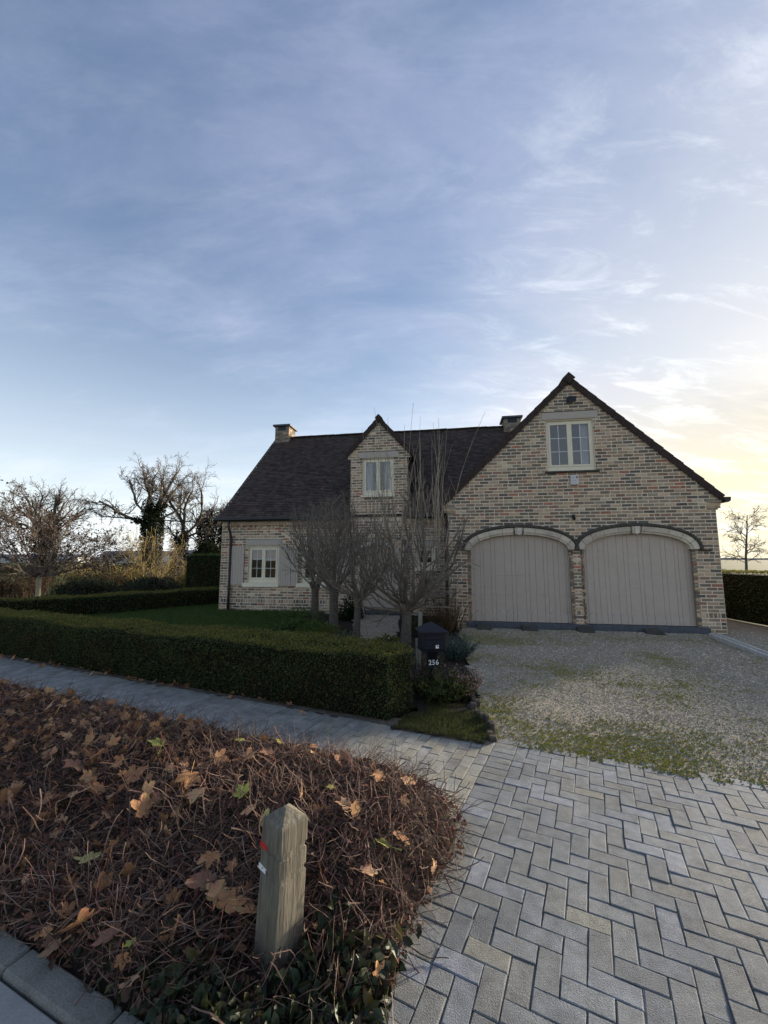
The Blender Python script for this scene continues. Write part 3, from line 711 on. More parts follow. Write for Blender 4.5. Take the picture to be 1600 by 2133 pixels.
# gable corbels
for sx, dr in ((6.11, 1), (-.60, -1)):
    for k in range(3):
        b = MB(); x1 = sx + dr * (.05 + .045 * k); b.cbox(min(sx - dr * .2, x1), max(sx - dr * .2, x1), -.004 - .0035 * k, .2, 2.99 + k * .09, 3.065 + k * .09, .005, tuple(PAL[[3, 0, 9][k]])); b.obj('corbel_brick', M['brick'], house)
# chimneys
M['darkmortar'] = mat('dark_mortar', (.26, .22, .18), .95, False, 6, .3)  # chimney mortar, darker than the mortar of the walls
def chimney(s0, s1, t0, t1, z0, z1):
    b = MB(); b.box(s0, s1, t0, t1, z0, z1); ch = b.obj('chimney', M['darkmortar'], house)
    bb = []; g = np.random.default_rng(int(abs(s0 * 10)))
    nr = int((z1 - z0) / CH)
    VV = []; FF = []; TT = []; n = 0
    dark = PAL[[3, 4, 5, 10, 9, 0]]
    op = (s0 + .14, s1 - .14, z1 - 2.3 * CH, z1)
    for r_ in range(nr):
        z = z0 + r_ * CH
        for face in range(4):
            L = (s1 - s0) if face < 2 else (t1 - t0); off = (r_ % 2) * .12; cuts = [0] + [off + k * .24 for k in range(6) if .04 < off + k * .24 < L - .04] + [L]
            for a, c_ in zip(cuts[:-1], cuts[1:]):
                if face == 0 and z + CH > op[2] and s0 + a < op[1] and s0 + c_ > op[0]: continue
                v, f = brick_geo(a + .006, c_ - .006, z + .007, z + CH - .007, 0, g)
                if face == 0: w = np.column_stack([s0 + v[:, 0], t0 - .004 + v[:, 1], v[:, 2]])
                elif face == 1: w = np.column_stack([s1 - v[:, 0], t1 + .004 - v[:, 1], v[:, 2]])
                elif face == 2: w = np.column_stack([s1 + .004 - v[:, 1], t0 + v[:, 0], v[:, 2]])
                else: w = np.column_stack([s0 - .004 + v[:, 1], t1 - v[:, 0], v[:, 2]])
                VV.append(w); FF.append(f + n); n += 12; TT.append(np.tile(dark[int(g.integers(6))], (9, 1)))
    link('chimney_brickwork', np_mesh('chimney_brickwork', np.concatenate(VV), np.concatenate(FF), M['brick'], np.concatenate(TT)), ch, kind='stuff')
    b = MB(); b.box(op[0], op[1], t0 - .006, t0 + .001, op[2] + .01, z1 - .004); b.obj('flue_opening', M['black'], ch)
    b = MB(); b.cbox(s0 - .09, s1 + .09, t0 - .09, t1 + .09, z1, z1 + .085, .01); b.obj('chimney_slab', M['bluestone'], ch)
chimney(-8.46, -7.80, 5.62, 6.38, 7.0, 7.82); chimney(1.76, 2.42, 5.62, 6.38, 6.9, 7.62)

# --- arches of the garage
def sweep_arch(s0, s1, zs, bb, th0, th1, prof, nseg=5):
    cx = (s0 + s1) / 2; a = (s1 - s0) / 2; ring = []
    for i in range(nseg + 1):
        th = th0 + (th1 - th0) * i / nseg; p = np.array([cx + a * math.cos(th), zs + bb * math.sin(th)]); nn = np.array([math.cos(th) * bb, math.sin(th) * a]); nn /= np.linalg.norm(nn)
        for r, t in prof: q = p + nn * r; ring.append((q[0], t, q[1]))
    k = len(prof); fs = [(i * k + j, i * k + j + 1, (i + 1) * k + j + 1, (i + 1) * k + j) for i in range(nseg) for j in range(k - 1)]
    fs += [tuple(range(k)), tuple(range(nseg * k, nseg * k + k))[::-1]]
    return ring, fs
PROF = [(-.004, .14), (-.004, -.022), (.045, -.026), (.05, -.062), (.172, -.066), (.176, .004)]
HOOD = [(.176, .004), (.178, -.082), (.20, -.105), (.252, -.088), (.27, .004)]
for D in (D1, D2):
    gap = .006; edges = [0, .30, .62, .94, 1.24, 1.47]
    lst = [(a, b_) for a, b_ in zip(edges[:-1], edges[1:])]; lst += [(math.pi - b_, math.pi - a) for a, b_ in lst]
    for a, b_ in lst:
        g2 = .004 / max(.42, abs(math.sin((a + b_) / 2)) * 1.27); tn = .82 + .3 * random.random()
        r_, f_ = sweep_arch(*D, ZS, RB, b_ - g2, a + g2, PROF); b = MB(); b.add(r_, f_, (tn, tn * (.97 + .04 * random.random()), tn * .97)); b.obj('arch_stone', M['stone'], house)
    r_, f_ = sweep_arch(*D, ZS, RB, math.pi + .0, 0, HOOD, 40); b = MB(); b.add(r_, f_); b.obj('hood_mould', M['hood'], house)
    cx = (D[0] + D[1]) / 2; b = MB(); zt = ZS + RB
    P = [(-.105, zt + .178), (-.085, zt - .004), (.085, zt - .004), (.105, zt + .178)]
    b.add([(cx + x, -.078, z) for x, z in P] + [(cx + x, .10, z) for x, z in P], [(0, 1, 2, 3), (1, 0, 4, 5), (2, 1, 5, 6), (3, 2, 6, 7), (0, 3, 7, 4)])
    P = [(-.055, zt + .17), (-.05, zt + .0), (0, zt - .03), (.05, zt + .0), (.055, zt + .17)]
    b.add([(cx + x, -.115, z) for x, z in P] + [(cx + x, -.07, z) for x, z in P], [(0, 1, 2, 3, 4)] + [(i + 1, i, 5 + i, 6 + i) for i in range(4)])
    b.obj('keystone', M['stone'], house)
    for e, dr in ((D[0], -1), (D[1], 1)):
        b = MB(); x1 = e + dr * .20; b.cbox(min(e, x1), max(e, x1), -.055, .1, ZS - .035, ZS - .004, .004, (.3, .28, .25)); b.obj('impost_stone', M['stone'], house)
b = MB(); b.cbox(5.62, 5.90, -.06, .05, ZS - .05, ZS - .004, .006); b.obj('impost_ledge', M['hood'], house)
# garage doors: planks with pointed feet
WID = [.10, .16, .085, .19, .11, .24, .18, .10, .24, .10, .16, .20, .10, .145, .12, .17, .09]
def garage_door(s0, s1, wid, seed):
    g = random.Random(seed); b = MB(); b.box(s0 - .12, s1 + .12, .158, .18, -.01, 2.62); door = b.obj('garage_door', M['paint'], house)
    tot = sum(wid); x = s0 - .02; sc = (s1 - s0 + .04) / tot
    for k, w in enumerate(wid):
        w *= sc; b = MB(); cuts = sorted(random.Random(k * 7 + seed).sample([.78, .98, 1.30, 1.62, 1.95], 2)); zz = [0.075] + cuts + [2.58]
        for z0, z1 in zip(zz[:-1], zz[1:]): b.cbox(x + .0022, x + w - .0022, .130, .157, z0 + .0008, z1 - .0008, .0026)
        h0, h1 = .29, .29 + min(w * .5, .10); m_ = x + w / 2; y0, y1 = .112, .1295; c_ = .016; xl, xr = x + .0035, x + w - .0035
        o_ = [(xl, .075), (xr, .075), (xr, h0), (m_, h1), (xl, h0)]; i_ = [(xl, .075), (xr, .075), (xr, h0 - c_), (m_, h1 - c_ * 1.4), (xl, h0 - c_)]
        b.add([(p, y1, q) for p, q in o_] + [(p, y0, q) for p, q in i_], [(5, 6, 7, 8, 9), (2, 3, 8, 7), (3, 4, 9, 8), (1, 2, 7, 6), (4, 0, 5, 9), (0, 1, 6, 5)])
        b.obj('plank', M['paint'], door); x += w
    for fx in (s0 - .02, s1 - .006): b = MB(); b.box(fx, fx + .026, .10, .1285, .07, ZS + .1); b.obj('door_post', M['paint2'], door)
garage_door(*D1, WID, 1); garage_door(*D2, WID[::-1], 5)
b = MB(); b.cbox(-.16, 2.72, -.10, .17, -.12, .066, .012); b.obj('door_sill', M['bluestone'], house)
b = MB(); b.cbox(2.726, 5.70, -.10, .17, -.12, .064, .012); b.obj('door_sill', M['bluestone'], house)
# --- windows
def casement(name, r, t, nx=2, ny=3, curtain=None, sill=None, room='room', split=True, lower=.07, fw=.055):
    s0, s1, z0, z1 = r; b = MB(); d0, d1 = t + .05, t + .12
    b.cbox(s0 + .002, s0 + fw, d0, d1, z0, z1, .004); b.cbox(s1 - fw, s1 - .002, d0, d1, z0, z1, .004)
    b.cbox(s0 + fw, s1 - fw, d0 + .002, d1, z1 - fw, z1 - .002, .004); b.cbox(s0 + fw, s1 - fw, d0 + .002, d1, z0 + .002, z0 + fw + lower, .004)
    w = b.obj(name, M['cream'], house)
    mid = (s0 + s1) / 2; sashes = [(s0 + fw, mid - .012), (mid + .012, s1 - fw)] if split else [(s0 + fw, s1 - fw)]
    if split: b = MB(); b.cbox(mid - .014, mid + .014, d0 - .012, d1 - .01, z0 + fw, z1 - fw, .003); b.obj('mullion', M['cream'], w)
    zz0, zz1 = z0 + fw + lower, z1 - fw; sf = .052
    for a, c_ in sashes:
        b = MB(); y0, y1 = d0 - .014, d1 - .02
        b.cbox(a + .002, a + sf, y0, y1, zz0, zz1, .005); b.cbox(c_ - sf, c_ - .002, y0, y1, zz0, zz1, .005); b.cbox(a + sf, c_ - sf, y0 + .001, y1, zz1 - sf, zz1 - .002, .005); b.cbox(a + sf, c_ - sf, y0 + .001, y1, zz0 + .002, zz0 + sf, .005)
        b.obj('sash', M['cream'], w)
        A, B, C, D = a + sf, c_ - sf, zz0 + sf, zz1 - sf; pw, ph = (B - A) / nx, (D - C) / ny; b = MB()
        for i in range(1, nx): b.box(A + i * pw - .007, A + i * pw + .007, d0 + .006, d0 + .016, C, D)
        for j in range(1, ny): b.box(A, B, d0 + .007, d0 + .015, C + j * ph - .007, C + j * ph + .007)
        b.obj('glazing_bar', M['white'], w)
        b = MB(); tilt = random.gauss(0, .0012); b.add([(-pw / 2, tilt, -ph / 2), (pw / 2, -tilt, -ph / 2), (pw / 2, -tilt * .6, ph / 2), (-pw / 2, tilt * 1.4, ph / 2)], [(0, 1, 2, 3)]); me = b.mesh('pane', M['glass'])
        for i in range(nx):
            for j in range(ny): link('pane', me, w, (A + (i + .5) * pw, d0 + .011, C + (j + .5) * ph))
    b = MB(); q = .05; y1 = t + 1.6
    b.add([(s0 - q, d1 + .1, z0 - q), (s1 + q, d1 + .1, z0 - q), (s1 + q, d1 + .1, z1 + q), (s0 - q, d1 + .1, z1 + q), (s0 - .6, y1, z0 - .4), (s1 + .6, y1, z0 - .4), (s1 + .6, y1, z1 + .3), (s0 - .6, y1, z1 + .3)], [(4, 5, 6, 7), (0, 4, 7, 3), (1, 2, 6, 5), (3, 7, 6, 2), (0, 1, 5, 4)])
    b.obj('room_interior', M[room], w)
    if curtain:
        for a, c_ in curtain:
            b = MB(); n_ = 26; V = []
            for i in range(n_ + 1):
                x = a + (c_ - a) * i / n_; y = d1 + .06 + .02 * math.sin(i * 1.9) + .008 * math.sin(i * .8)
                V += [(x, y, z0 + .05), (x - .0 + .0, y + .005, z1 - .02)]
            b.add(V, [(2 * i, 2 * i + 2, 2 * i + 3, 2 * i + 1) for i in range(n_)]); b.obj('curtain', M['curtain'], w)
    if sill:
        x0, x1, zt, zb, mm = sill; b = MB(); b.cbox(x0, x1, t - .06, t + .06, zb, zt, .008); b.obj('sill', M[mm], w)
    return w
casement('gable_window', gw, 0, 2, 3, curtain=[(3.02, 3.30)], sill=(gw[0] - .08, gw[1] + .09, gw[2] - .004, gw[2] - .055, 'ramp'))
casement('ground_window', mwin1, T1, 2, 3, sill=(-7.60, -6.28, .935, .80, 'cream'), room='roomwarm')
casement('ground_window', mwin2, T1, 2, 3, sill=(-5.66, -4.3, .935, .80, 'cream'), room='roomwarm')
casement('dormer_window', dw, T1, 1, 1, curtain=[(-3.34, -3.12), (-2.70, -2.46)], sill=(dw[0] - .05, dw[1] + .05, dw[2] - .004, dw[2] - .06, 'cream'))
casement('small_window', mwin3, T1, 2, 2, sill=(-1.68, -.98, 1.455, 1.36, 'cream'), split=False)
# lintel boards
for (x0, x1, z0, z1), t in ((g_lint, 0), ((-7.52, -6.21, 2.21, 2.41), T1), ((-5.61, -4.31, 2.21, 2.41), T1), ((-3.55, -2.21, 5.105, 5.315), T1), ((-1.71, -.96, 2.15, 2.31), T1)):
    b = MB(); b.cbox(x0, x1, t - .035, t + .02, z0, z1, .006); b.obj('lintel_board', M['paint2'], house)
    b = MB(); b.box(x0 - .005, x1 + .005, t - .045, t + .02, z1 + .001, z1 + .012); b.obj('lead_flashing', M['bluestone'], house)
# shutters
def shutter(x0, x1, z0, z1, n):
    b = MB(); b.box(x0 + .01, x1 - .01, T1 - .03, T1 - .012, z0 + .02, z1 - .02); sh = b.obj('shutter', M['paint'], house); w = (x1 - x0) / n
    for k in range(n): b = MB(); b.cbox(x0 + k * w + .0015, x0 + (k + 1) * w - .0015, T1 - .055, T1 - .031, z0, z1, .005); b.obj('board', M['paint'], sh)
shutter(-8.16, -7.56, .87, 2.19, 6); shutter(-6.30, -5.86, .84, 2.18, 5); shutter(-5.85, -5.60, .84, 2.18, 3); shutter(-4.28, -3.86, .84, 2.18, 5)
# front door with pale stone surround
b = MB(); b.box(fdoor[0] - .05, fdoor[1] + .05, T1 + .155, T1 + .17, .09, 2.4); fd = b.obj('front_door', M['paint'], house)
n_ = 7; w_ = (fdoor[1] - fdoor[0] + .04) / n_
for k in range(n_): b = MB(); x0 = fdoor[0] - .02 + k * w_; b.cbox(x0 + .002, x0 + w_ - .002, T1 + .128, T1 + .154, .10, 2.36, .003); b.obj('plank', M['paint'], fd)
b = MB(); pts = [(-2.83 + .042 * math.cos(a), T1 + .105, 1.02 + .05 * math.sin(a)) for a in np.linspace(0, 2 * math.pi, 17)]; b.tube(pts, .011, 6); b.tube([(-2.83, T1 + .13, 1.09), (-2.83, T1 + .10, 1.09)], .028, 8); b.obj('knocker', M['black'], fd)
for x, z in ((-3.3, .4), (-2.5, .4), (-3.3, 1.7), (-2.5, 1.7)):
    b = MB(); b.tube([(x, T1 + .13, z), (x, T1 + .115, z)], [.018, .012], 6); b.obj('stud', M['black'], fd)
PR2 = [(-.004, T1 + .13), (-.004, T1 - .012), (.12, T1 - .016), (.125, T1 + .004)]
for a, b_ in [(q * math.pi / 7, (q + 1) * math.pi / 7) for q in range(7)]:
    r_, f_ = sweep_arch(*fdoor, FZ, FB, b_ - .008, a + .008, PR2, 4); b = MB(); b.add(r_, f_, (.95, .95, .93)); b.obj('arch_stone', M['stone'], house)
for x0, x1 in ((fdoor[0] - .125, fdoor[0]), (fdoor[1], fdoor[1] + .125)):
    for k in range(5): b = MB(); z0 = .09 + k * .354; b.cbox(x0, x1, T1 - .014, T1 + .13, z0 + .002, z0 + .351, .005, (.95, .95, .93)); b.obj('jamb_stone', M['stone'], house)
b = MB(); b.cbox(fdoor[0] - .25, fdoor[1] + .25, T1 - .22, T1 + .16, -.02, .085, .012); b.obj('door_step', M['bluestone'], house)
b = MB(); b.cbox(fdoor[0] - .35, fdoor[1] + .4, T1 - .52, T1 - .23, -.06, .03, .012); b.obj('door_step', M['ramp'], house)

# fixtures on the walls
def hpt(s, t, z): x, y = house_xy(s, t); return (x, y, z)
al = empty('alarm_box', hpt(2.765, -.006, 3.72), HA, label='white alarm box under the gable window sill', cat='alarm')
b = MB(); b.cbox(-.10, .10, -.075, 0, 0, .27, .014); b.obj('cover', M['alarm'], al)
b = MB(); b.tube([(.052, -.073, .205), (.052, -.098, .205)], [.026, .018], 10); b.obj('red_lamp', M['red'], al)
b = MB()
for z, w in ((.20, .06), (.175, .075), (.12, .12), (.10, .12), (.05, .14)): b.box(-.08, -.08 + w, -.0775, -.0757, z, z + .010)
b.obj('faded_print', M['alarmgrey'], al)
fl = empty('floodlight', hpt(2.78, -.006, 6.02), HA, label='black floodlight high in the brick gable above the window', cat='light')
b = MB(); b.add([(-.11, -.10, .0), (.10, -.17, .0), (.12, -.16, .13), (-.09, -.07, .15), (-.11, -.04, .0), (.11, -.09, .0), (.12, -.06, .13), (-.09, -.02, .15)], [(0, 1, 2, 3), (7, 6, 5, 4), (0, 4, 5, 1), (1, 5, 6, 2), (2, 6, 7, 3), (3, 7, 4, 0)]); b.obj('lamp_head', M['black'], fl)
b = MB(); b.cbox(-.05, .07, -.03, 0, .05, .19, .006); b.box(-.01, .03, -.09, -.02, .09, .12); b.obj('wall_bracket', M['black'], fl)
se = empty('motion_sensor', hpt(2.695, -.006, 2.80), HA, label='small black sensor on the brickwork between the two garage arches', cat='sensor')
b = MB(); b.cbox(-.035, .035, -.05, 0, .02, .12, .008); b.obj('sensor_base', M['black'], se)
b = MB(); b.tube([(0, -.03, .03), (0, -.09, -.005)], [.04, .034], 10); b.obj('sensor_eye', M['black'], se)
wl = empty('wall_lantern', hpt(-2.02, T1 - .006, 1.86), HA, label='small wall lantern beside the front door arch', cat='lantern')
b = MB(); b.tube([(0, 0, .1), (0, -.06, .13), (0, -.11, .1)], .009, 6); b.tube([(0, -.11, .1), (0, -.11, .085)], [.02, .06], 6); b.tube([(0, -.11, -.08), (0, -.11, -.06)], [.03, .045], 6); b.obj('bracket', M['black'], wl)
b = MB(); b.tube([(0, -.11, -.06), (0, -.11, .085)], [.045, .055], 6); b.obj('lamp_glass', M['white'], wl)
# stone ramps against the sills
for k, (s, sk) in enumerate(((.28, 'left part of the left garage door'), (1.42, 'middle of the left garage door'), (2.42, 'right end of the left garage door'), (4.35, 'the right garage door'))):
    rp_o = empty('sill_ramp', hpt(s + (.35 if k == 2 else 0), -.115, -.08), HA, label='dark wedge ramp before the sill of ' + sk, cat='ramp', group='wedge ramps along the garage sill')
    b = MB(); L_ = .20; b.add([(-L_, -.30, .0), (L_, -.30, .0), (L_ - .04, 0, .115), (-L_ + .04, 0, .115), (-L_, 0, -.06), (L_, 0, -.06), (-L_, -.30, -.06), (L_, -.30, -.06)], [(0, 1, 2, 3), (6, 7, 1, 0), (1, 7, 5, 2), (0, 3, 4, 6), (4, 3, 2, 5)]); b.obj('ramp_slab', M['ramp'], rp_o)
# concrete edging to the right of the garage
e0 = Vector((7.75, 9.75, 0)); e1 = Vector((6.6, 6.2, 0)); n_ = 7
for k in range(n_):
    p, q = e0.lerp(e1, k / n_), e0.lerp(e1, (k + 1) / n_); d = (q - p); o = empty('edging_strip', (p.x, p.y, -.05), math.atan2(d.y, d.x), label='pale concrete edging strip in the gravel, ' + ['touching the garage corner', 'second from the garage corner', 'third from the garage corner', 'fourth from the garage corner', 'fifth from the garage corner', 'sixth from the garage corner', 'furthest from the garage'][k], cat='edging', group='edging strips in the gravel')
    b = MB()
    b.cbox(.003, d.length - .003, -.10, -.04, -.1, .062, .006); b.cbox(.003, d.length - .003, .04, .10, -.1, .064, .006); b.box(.003, d.length - .003, -.04, .04, -.1, .035); b.obj('channel', M['concrete'], o)

# ------------------------------------------------------------------ gravel stones and moss
g = np.random.default_rng(31)
def octa(C, S, tone, name, m, **k):
    n = len(C); base = np.array([(1, 0, 0), (0, 1, 0), (-1, 0, 0), (0, -1, 0), (0, 0, 1), (0, 0, -.6)], float)
    V = base[None] * S[:, None, :] * (.75 + .5 * g.random((n, 6, 1))); a = g.random(n) * 6.28; c_, s2 = np.cos(a), np.sin(a)
    X = V[..., 0] * c_[:, None] - V[..., 1] * s2[:, None]; Y = V[..., 0] * s2[:, None] + V[..., 1] * c_[:, None]
    V = np.stack([X, Y, V[..., 2]], -1) + C[:, None, :]
    f = np.array([(0, 1, 4), (1, 2, 4), (2, 3, 4), (3, 0, 4), (1, 0, 5), (2, 1, 5), (3, 2, 5), (0, 3, 5)])
    F = (f[None] + np.arange(n)[:, None, None] * 6).reshape(-1, 3)
    return link(name, np_mesh(name, V.reshape(-1, 3), F, m, np.repeat(tone, 8, 0)), kind='stuff', **k)
VIEWP = [p for p in GRAVEL]
P = sample_poly(230000, VIEWP, g); d = np.hypot(P[:, 0], P[:, 1]); keep = (g.random(len(P)) < np.clip((6.2 / d) ** 2.2, .05, 1)) & (P[:, 0] < P[:, 1] * 1.03 + .4) & (d < 14); P = P[keep]
mossv = vnoise(P, .9, 11.0) + .55 * vnoise(P, 3.3, 5.0)
fd_ = np.abs(P[:, 1] - front_y(P[:, 0])); hs = (P - HO)
near_front = np.clip(1 - fd_ / .62, 0, 1) ** 1.3; wl_ = np.exp(-((P[:, 0] - 2.5) / .9) ** 2 - ((P[:, 1] - 9.6) / .8) ** 2) * 1.1 + np.exp(-((P[:, 0] - 3.2) / .8) ** 2 - ((P[:, 1] - 6.1) / .7) ** 2) * .45 + .5 * np.exp(-((P[:, 0] - 2.2) / .7) ** 2 - ((P[:, 1] - 4.3) / .5) ** 2) + .5 * np.exp(-((P[:, 0] - 7.2) / .5) ** 2 - ((P[:, 1] - 8.3) / .4) ** 2)
ml_ = mossv + near_front * .85 + wl_
stone = ml_ < .58 + g.normal(size=len(P)) * .42
Q = P[stone]; n = len(Q); dq = np.hypot(Q[:, 0], Q[:, 1]); r = (.0050 + .0045 * g.random(n)) * np.clip(dq / 6, .9, 1.7)
ts = 1.5 * np.array([1.12, 1.0, .82]) * np.array([(.36, .345, .325), (.29, .275, .25), (.225, .215, .195), (.19, .178, .16), (.15, .14, .125), (.52, .51, .48), (.30, .26, .20)])
tn = ts[g.choice(7, n, p=[.15, .22, .24, .16, .1, .05, .08])] * (.8 + .4 * g.random((n, 1)))
octa(np.column_stack([Q, gravel_z(Q) + .004 * g.random(n)]), np.column_stack([r * (.8 + .6 * g.random(n)), r, r * .6]), tn, 'gravel', M['pebble'])
Q = P[~stone]; Q = np.concatenate([Q, Q + g.normal(size=Q.shape) * .012]); n = len(Q); r = .0045 + .005 * g.random(n)
tn = np.array([.30, .275, .06]) * (.55 + .8 * g.random((n, 1))) * np.array([1, 1, 1]) ; tn[:, 0] *= (.7 + .6 * g.random(n))
octa(np.column_stack([Q, gravel_z(Q) + .003 + .004 * g.random(n)]), np.column_stack([r, r, r * .9]), tn, 'moss', M['moss'])
Q = sample_poly(9000, PATH, g); n = len(Q); r = .009 + .006 * g.random(n)
octa(np.column_stack([Q, np.full(n, .026)]), np.column_stack([r, r, r * .6]), ts[g.choice(7, n, p=[.15, .22, .24, .16, .1, .05, .08])] * .85, 'path_gravel', M['pebble'])

# ------------------------------------------------------------------ grass
def blades(P, z, h, tone, name, width=.006, lean=.5, gg=g, **k):
    n = len(P); a = gg.random(n) * 6.283; h = h * (.5 + gg.random(n)); w = width * (.7 + .6 * gg.random(n))
    S = np.column_stack([np.cos(a), np.sin(a), np.zeros(n)]) * w[:, None]; Ln = np.column_stack([gg.normal(size=n), gg.normal(size=n), np.zeros(n)]) * (h * lean)[:, None]
    B = np.column_stack([P, z]); T = B + np.column_stack([np.zeros(n), np.zeros(n), h]) + Ln; Mid = B + np.column_stack([np.zeros(n), np.zeros(n), h * .55]) + Ln * .3
    V = np.stack([B - S, B + S, Mid + S * .7, T, Mid - S * .7], 1).reshape(-1, 3)
    bs = np.arange(n)[:, None] * 5; F = np.concatenate([bs + [0, 1, 2, 4]]); F3 = bs + [4, 2, 3]
    F3q = np.column_stack([F3, F3[:, 2]])
    V = np.stack([B - S, B + S, T + S * .12, T - S * .12], 1).reshape(-1, 3); F = np.arange(n * 4).reshape(n, 4)
    return link(name, np_mesh(name, V, F, M['grass'], tone), kind='stuff', **k)
Q = sample_poly(70000, LAWN, g); n = len(Q)
tn = np.array([.078, .122, .032]) * (.6 + .7 * g.random((n, 1))); tn[:, 0] *= .8 + .5 * g.random(n)
blades(Q, lawn_z(Q) - .005, .05, tn, 'lawn_grass', .007)
Q = sample_poly(9000, VERGE, g); Q = Q[vnoise(Q, 3.5, 9.0) > -.22]; n = len(Q); tn = np.array([.075, .098, .03]) * (.5 + .8 * g.random((n, 1))); tn[:, 0] *= .8 + .7 * g.random(n)
blades(Q, np.full(n, .008), .032, tn, 'verge_grass', .0025)

# ------------------------------------------------------------------ hedges
HEDGE_T = 2.5 * np.array([1.15, .98, .95]) * np.array([(.014, .026, .009), (.019, .036, .012), (.026, .044, .014), (.036, .050, .016), (.045, .048, .018), (.012, .020, .009)])
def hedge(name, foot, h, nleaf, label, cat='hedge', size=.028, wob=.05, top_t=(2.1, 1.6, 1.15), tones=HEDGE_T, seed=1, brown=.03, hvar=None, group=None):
    gg = np.random.default_rng(seed); foot = [np.array(p, float) for p in foot]; ar = sum(foot[i][0] * foot[(i + 1) % len(foot)][1] - foot[(i + 1) % len(foot)][0] * foot[i][1] for i in range(len(foot)))
    if ar < 0: foot = foot[::-1]
    m = len(foot); c0 = np.mean(foot, 0); root = empty(name, (c0[0], c0[1], 0), label=label, cat=cat, group=group)
    L = np.array([np.linalg.norm(foot[(i + 1) % m] - foot[i]) for i in range(m)])
    # cull faces turned away and far from the camera? keep all, weight by facing
    mids = [(foot[i] + foot[(i + 1) % m]) / 2 for i in range(m)]; nr = []
    for i in range(m): e = foot[(i + 1) % m] - foot[i]; nr.append(np.array([e[1], -e[0]]) / max(np.linalg.norm(e), 1e-6))
    face = np.array([1.0 if nr[i] @ (-mids[i]) > 0 else .25 for i in range(m)])
    area_s = L * h * face; ax = abs(ar) / 2; tot = area_s.sum() + ax; ns = int(nleaf * area_s.sum() / tot); ntp = nleaf - ns
    def hh(P): return h + (wob * vnoise(P, 1.1, seed) * 1.0 + wob * .5 * vnoise(P, 4, seed + 3)) + (hvar(P) if hvar else 0)
    # sides
    pe = area_s / area_s.sum(); ei = gg.choice(m, ns, p=pe); f = gg.random(ns); A = np.array(foot)[ei]; B = np.array([foot[(i + 1) % m] for i in range(m)])[ei]
    XY = A + (B - A) * f[:, None]; N2 = np.array(nr)[ei]; z = gg.random(ns) ** .95; top = hh(XY)
    inset = -gg.random(ns) * .06 + .02 + (gg.random(ns) < .03) * gg.random(ns) * .06; bul = wob * 1.2 * np.array([mnoise.noise((p[0] * 1.8, p[1] * 1.8, q * 2.6)) for p, q in zip(XY, z)])
    XYs = XY + N2 * (inset + bul)[:, None]; Cs = np.column_stack([XYs, z * (top - .02) + .02]); Ns = np.column_stack([N2, np.full(ns, .25)])
    XYt = sample_poly(ntp, [tuple(p) for p in foot], gg); Ct = np.column_stack([XYt, hh(XYt) + .025 - .05 * gg.random(ntp) + (gg.random(ntp) < .03) * .04 * gg.random(ntp)]); Nt = np.tile([0, 0, 1.0], (ntp, 1))
    C = np.concatenate([Cs, Ct]); N = np.concatenate([Ns, Nt]); n = len(C)
    D = norm(N * .55 + gg.normal(size=(n, 3)) * .6); NN = norm(N + gg.normal(size=(n, 3)) * .8); sz = size * (.6 + .8 * gg.random(n))
    V, F = leaf_quads(C, D, NN, sz, sz * .42, .15)
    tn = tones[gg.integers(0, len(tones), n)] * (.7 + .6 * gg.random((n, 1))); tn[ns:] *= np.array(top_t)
    bro = gg.random(n) < brown; bn = np.array([mnoise.noise((p[0] * 1.3, p[1] * 1.3, p[2] * 2.2)) for p in Cs]); bro[:ns] |= (bn > .08) & (Cs[:, 2] < h * .75) & (gg.random(ns) < .38); tn[bro] = np.array([.085, .048, .022]) * (.6 + .8 * gg.random((bro.sum(), 1)))
    V = V - np.array([c0[0], c0[1], 0]); link('foliage', np_mesh('foliage', V, F, M['leaf'], tn), root)
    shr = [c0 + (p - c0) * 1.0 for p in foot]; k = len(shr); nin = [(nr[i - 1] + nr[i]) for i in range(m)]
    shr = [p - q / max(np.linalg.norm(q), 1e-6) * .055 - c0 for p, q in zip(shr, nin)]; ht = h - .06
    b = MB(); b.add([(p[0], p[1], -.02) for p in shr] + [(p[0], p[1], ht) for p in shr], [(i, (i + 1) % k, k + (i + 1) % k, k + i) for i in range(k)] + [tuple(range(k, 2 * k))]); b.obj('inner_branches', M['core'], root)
    return root
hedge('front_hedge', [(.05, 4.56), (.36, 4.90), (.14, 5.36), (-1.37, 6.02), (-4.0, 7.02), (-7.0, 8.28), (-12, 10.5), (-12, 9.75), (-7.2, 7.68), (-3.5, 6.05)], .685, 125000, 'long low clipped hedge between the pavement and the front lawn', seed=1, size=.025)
hedge('side_hedge', [(-6.0, 16.3), (-6.55, 15.6), (-8.5, 13.35), (-11.6, 10.35), (-12.2, 10.9), (-9.2, 13.9), (-6.6, 16.9)], .60, 26000, 'low dark hedge closing the far left side of the lawn', seed=2, size=.042)
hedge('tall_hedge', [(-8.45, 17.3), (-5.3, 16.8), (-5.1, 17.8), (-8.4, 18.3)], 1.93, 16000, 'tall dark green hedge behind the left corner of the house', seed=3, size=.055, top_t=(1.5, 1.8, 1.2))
hedge('boundary_hedge', [(10.25, 12.6), (10.1, 9.0), (11.0, 9.0), (11.4, 13.2), (12.5, 22), (11.3, 22)], 1.36, 26000, 'long dark hedge along the right edge of the gravel drive', seed=4, size=.05)

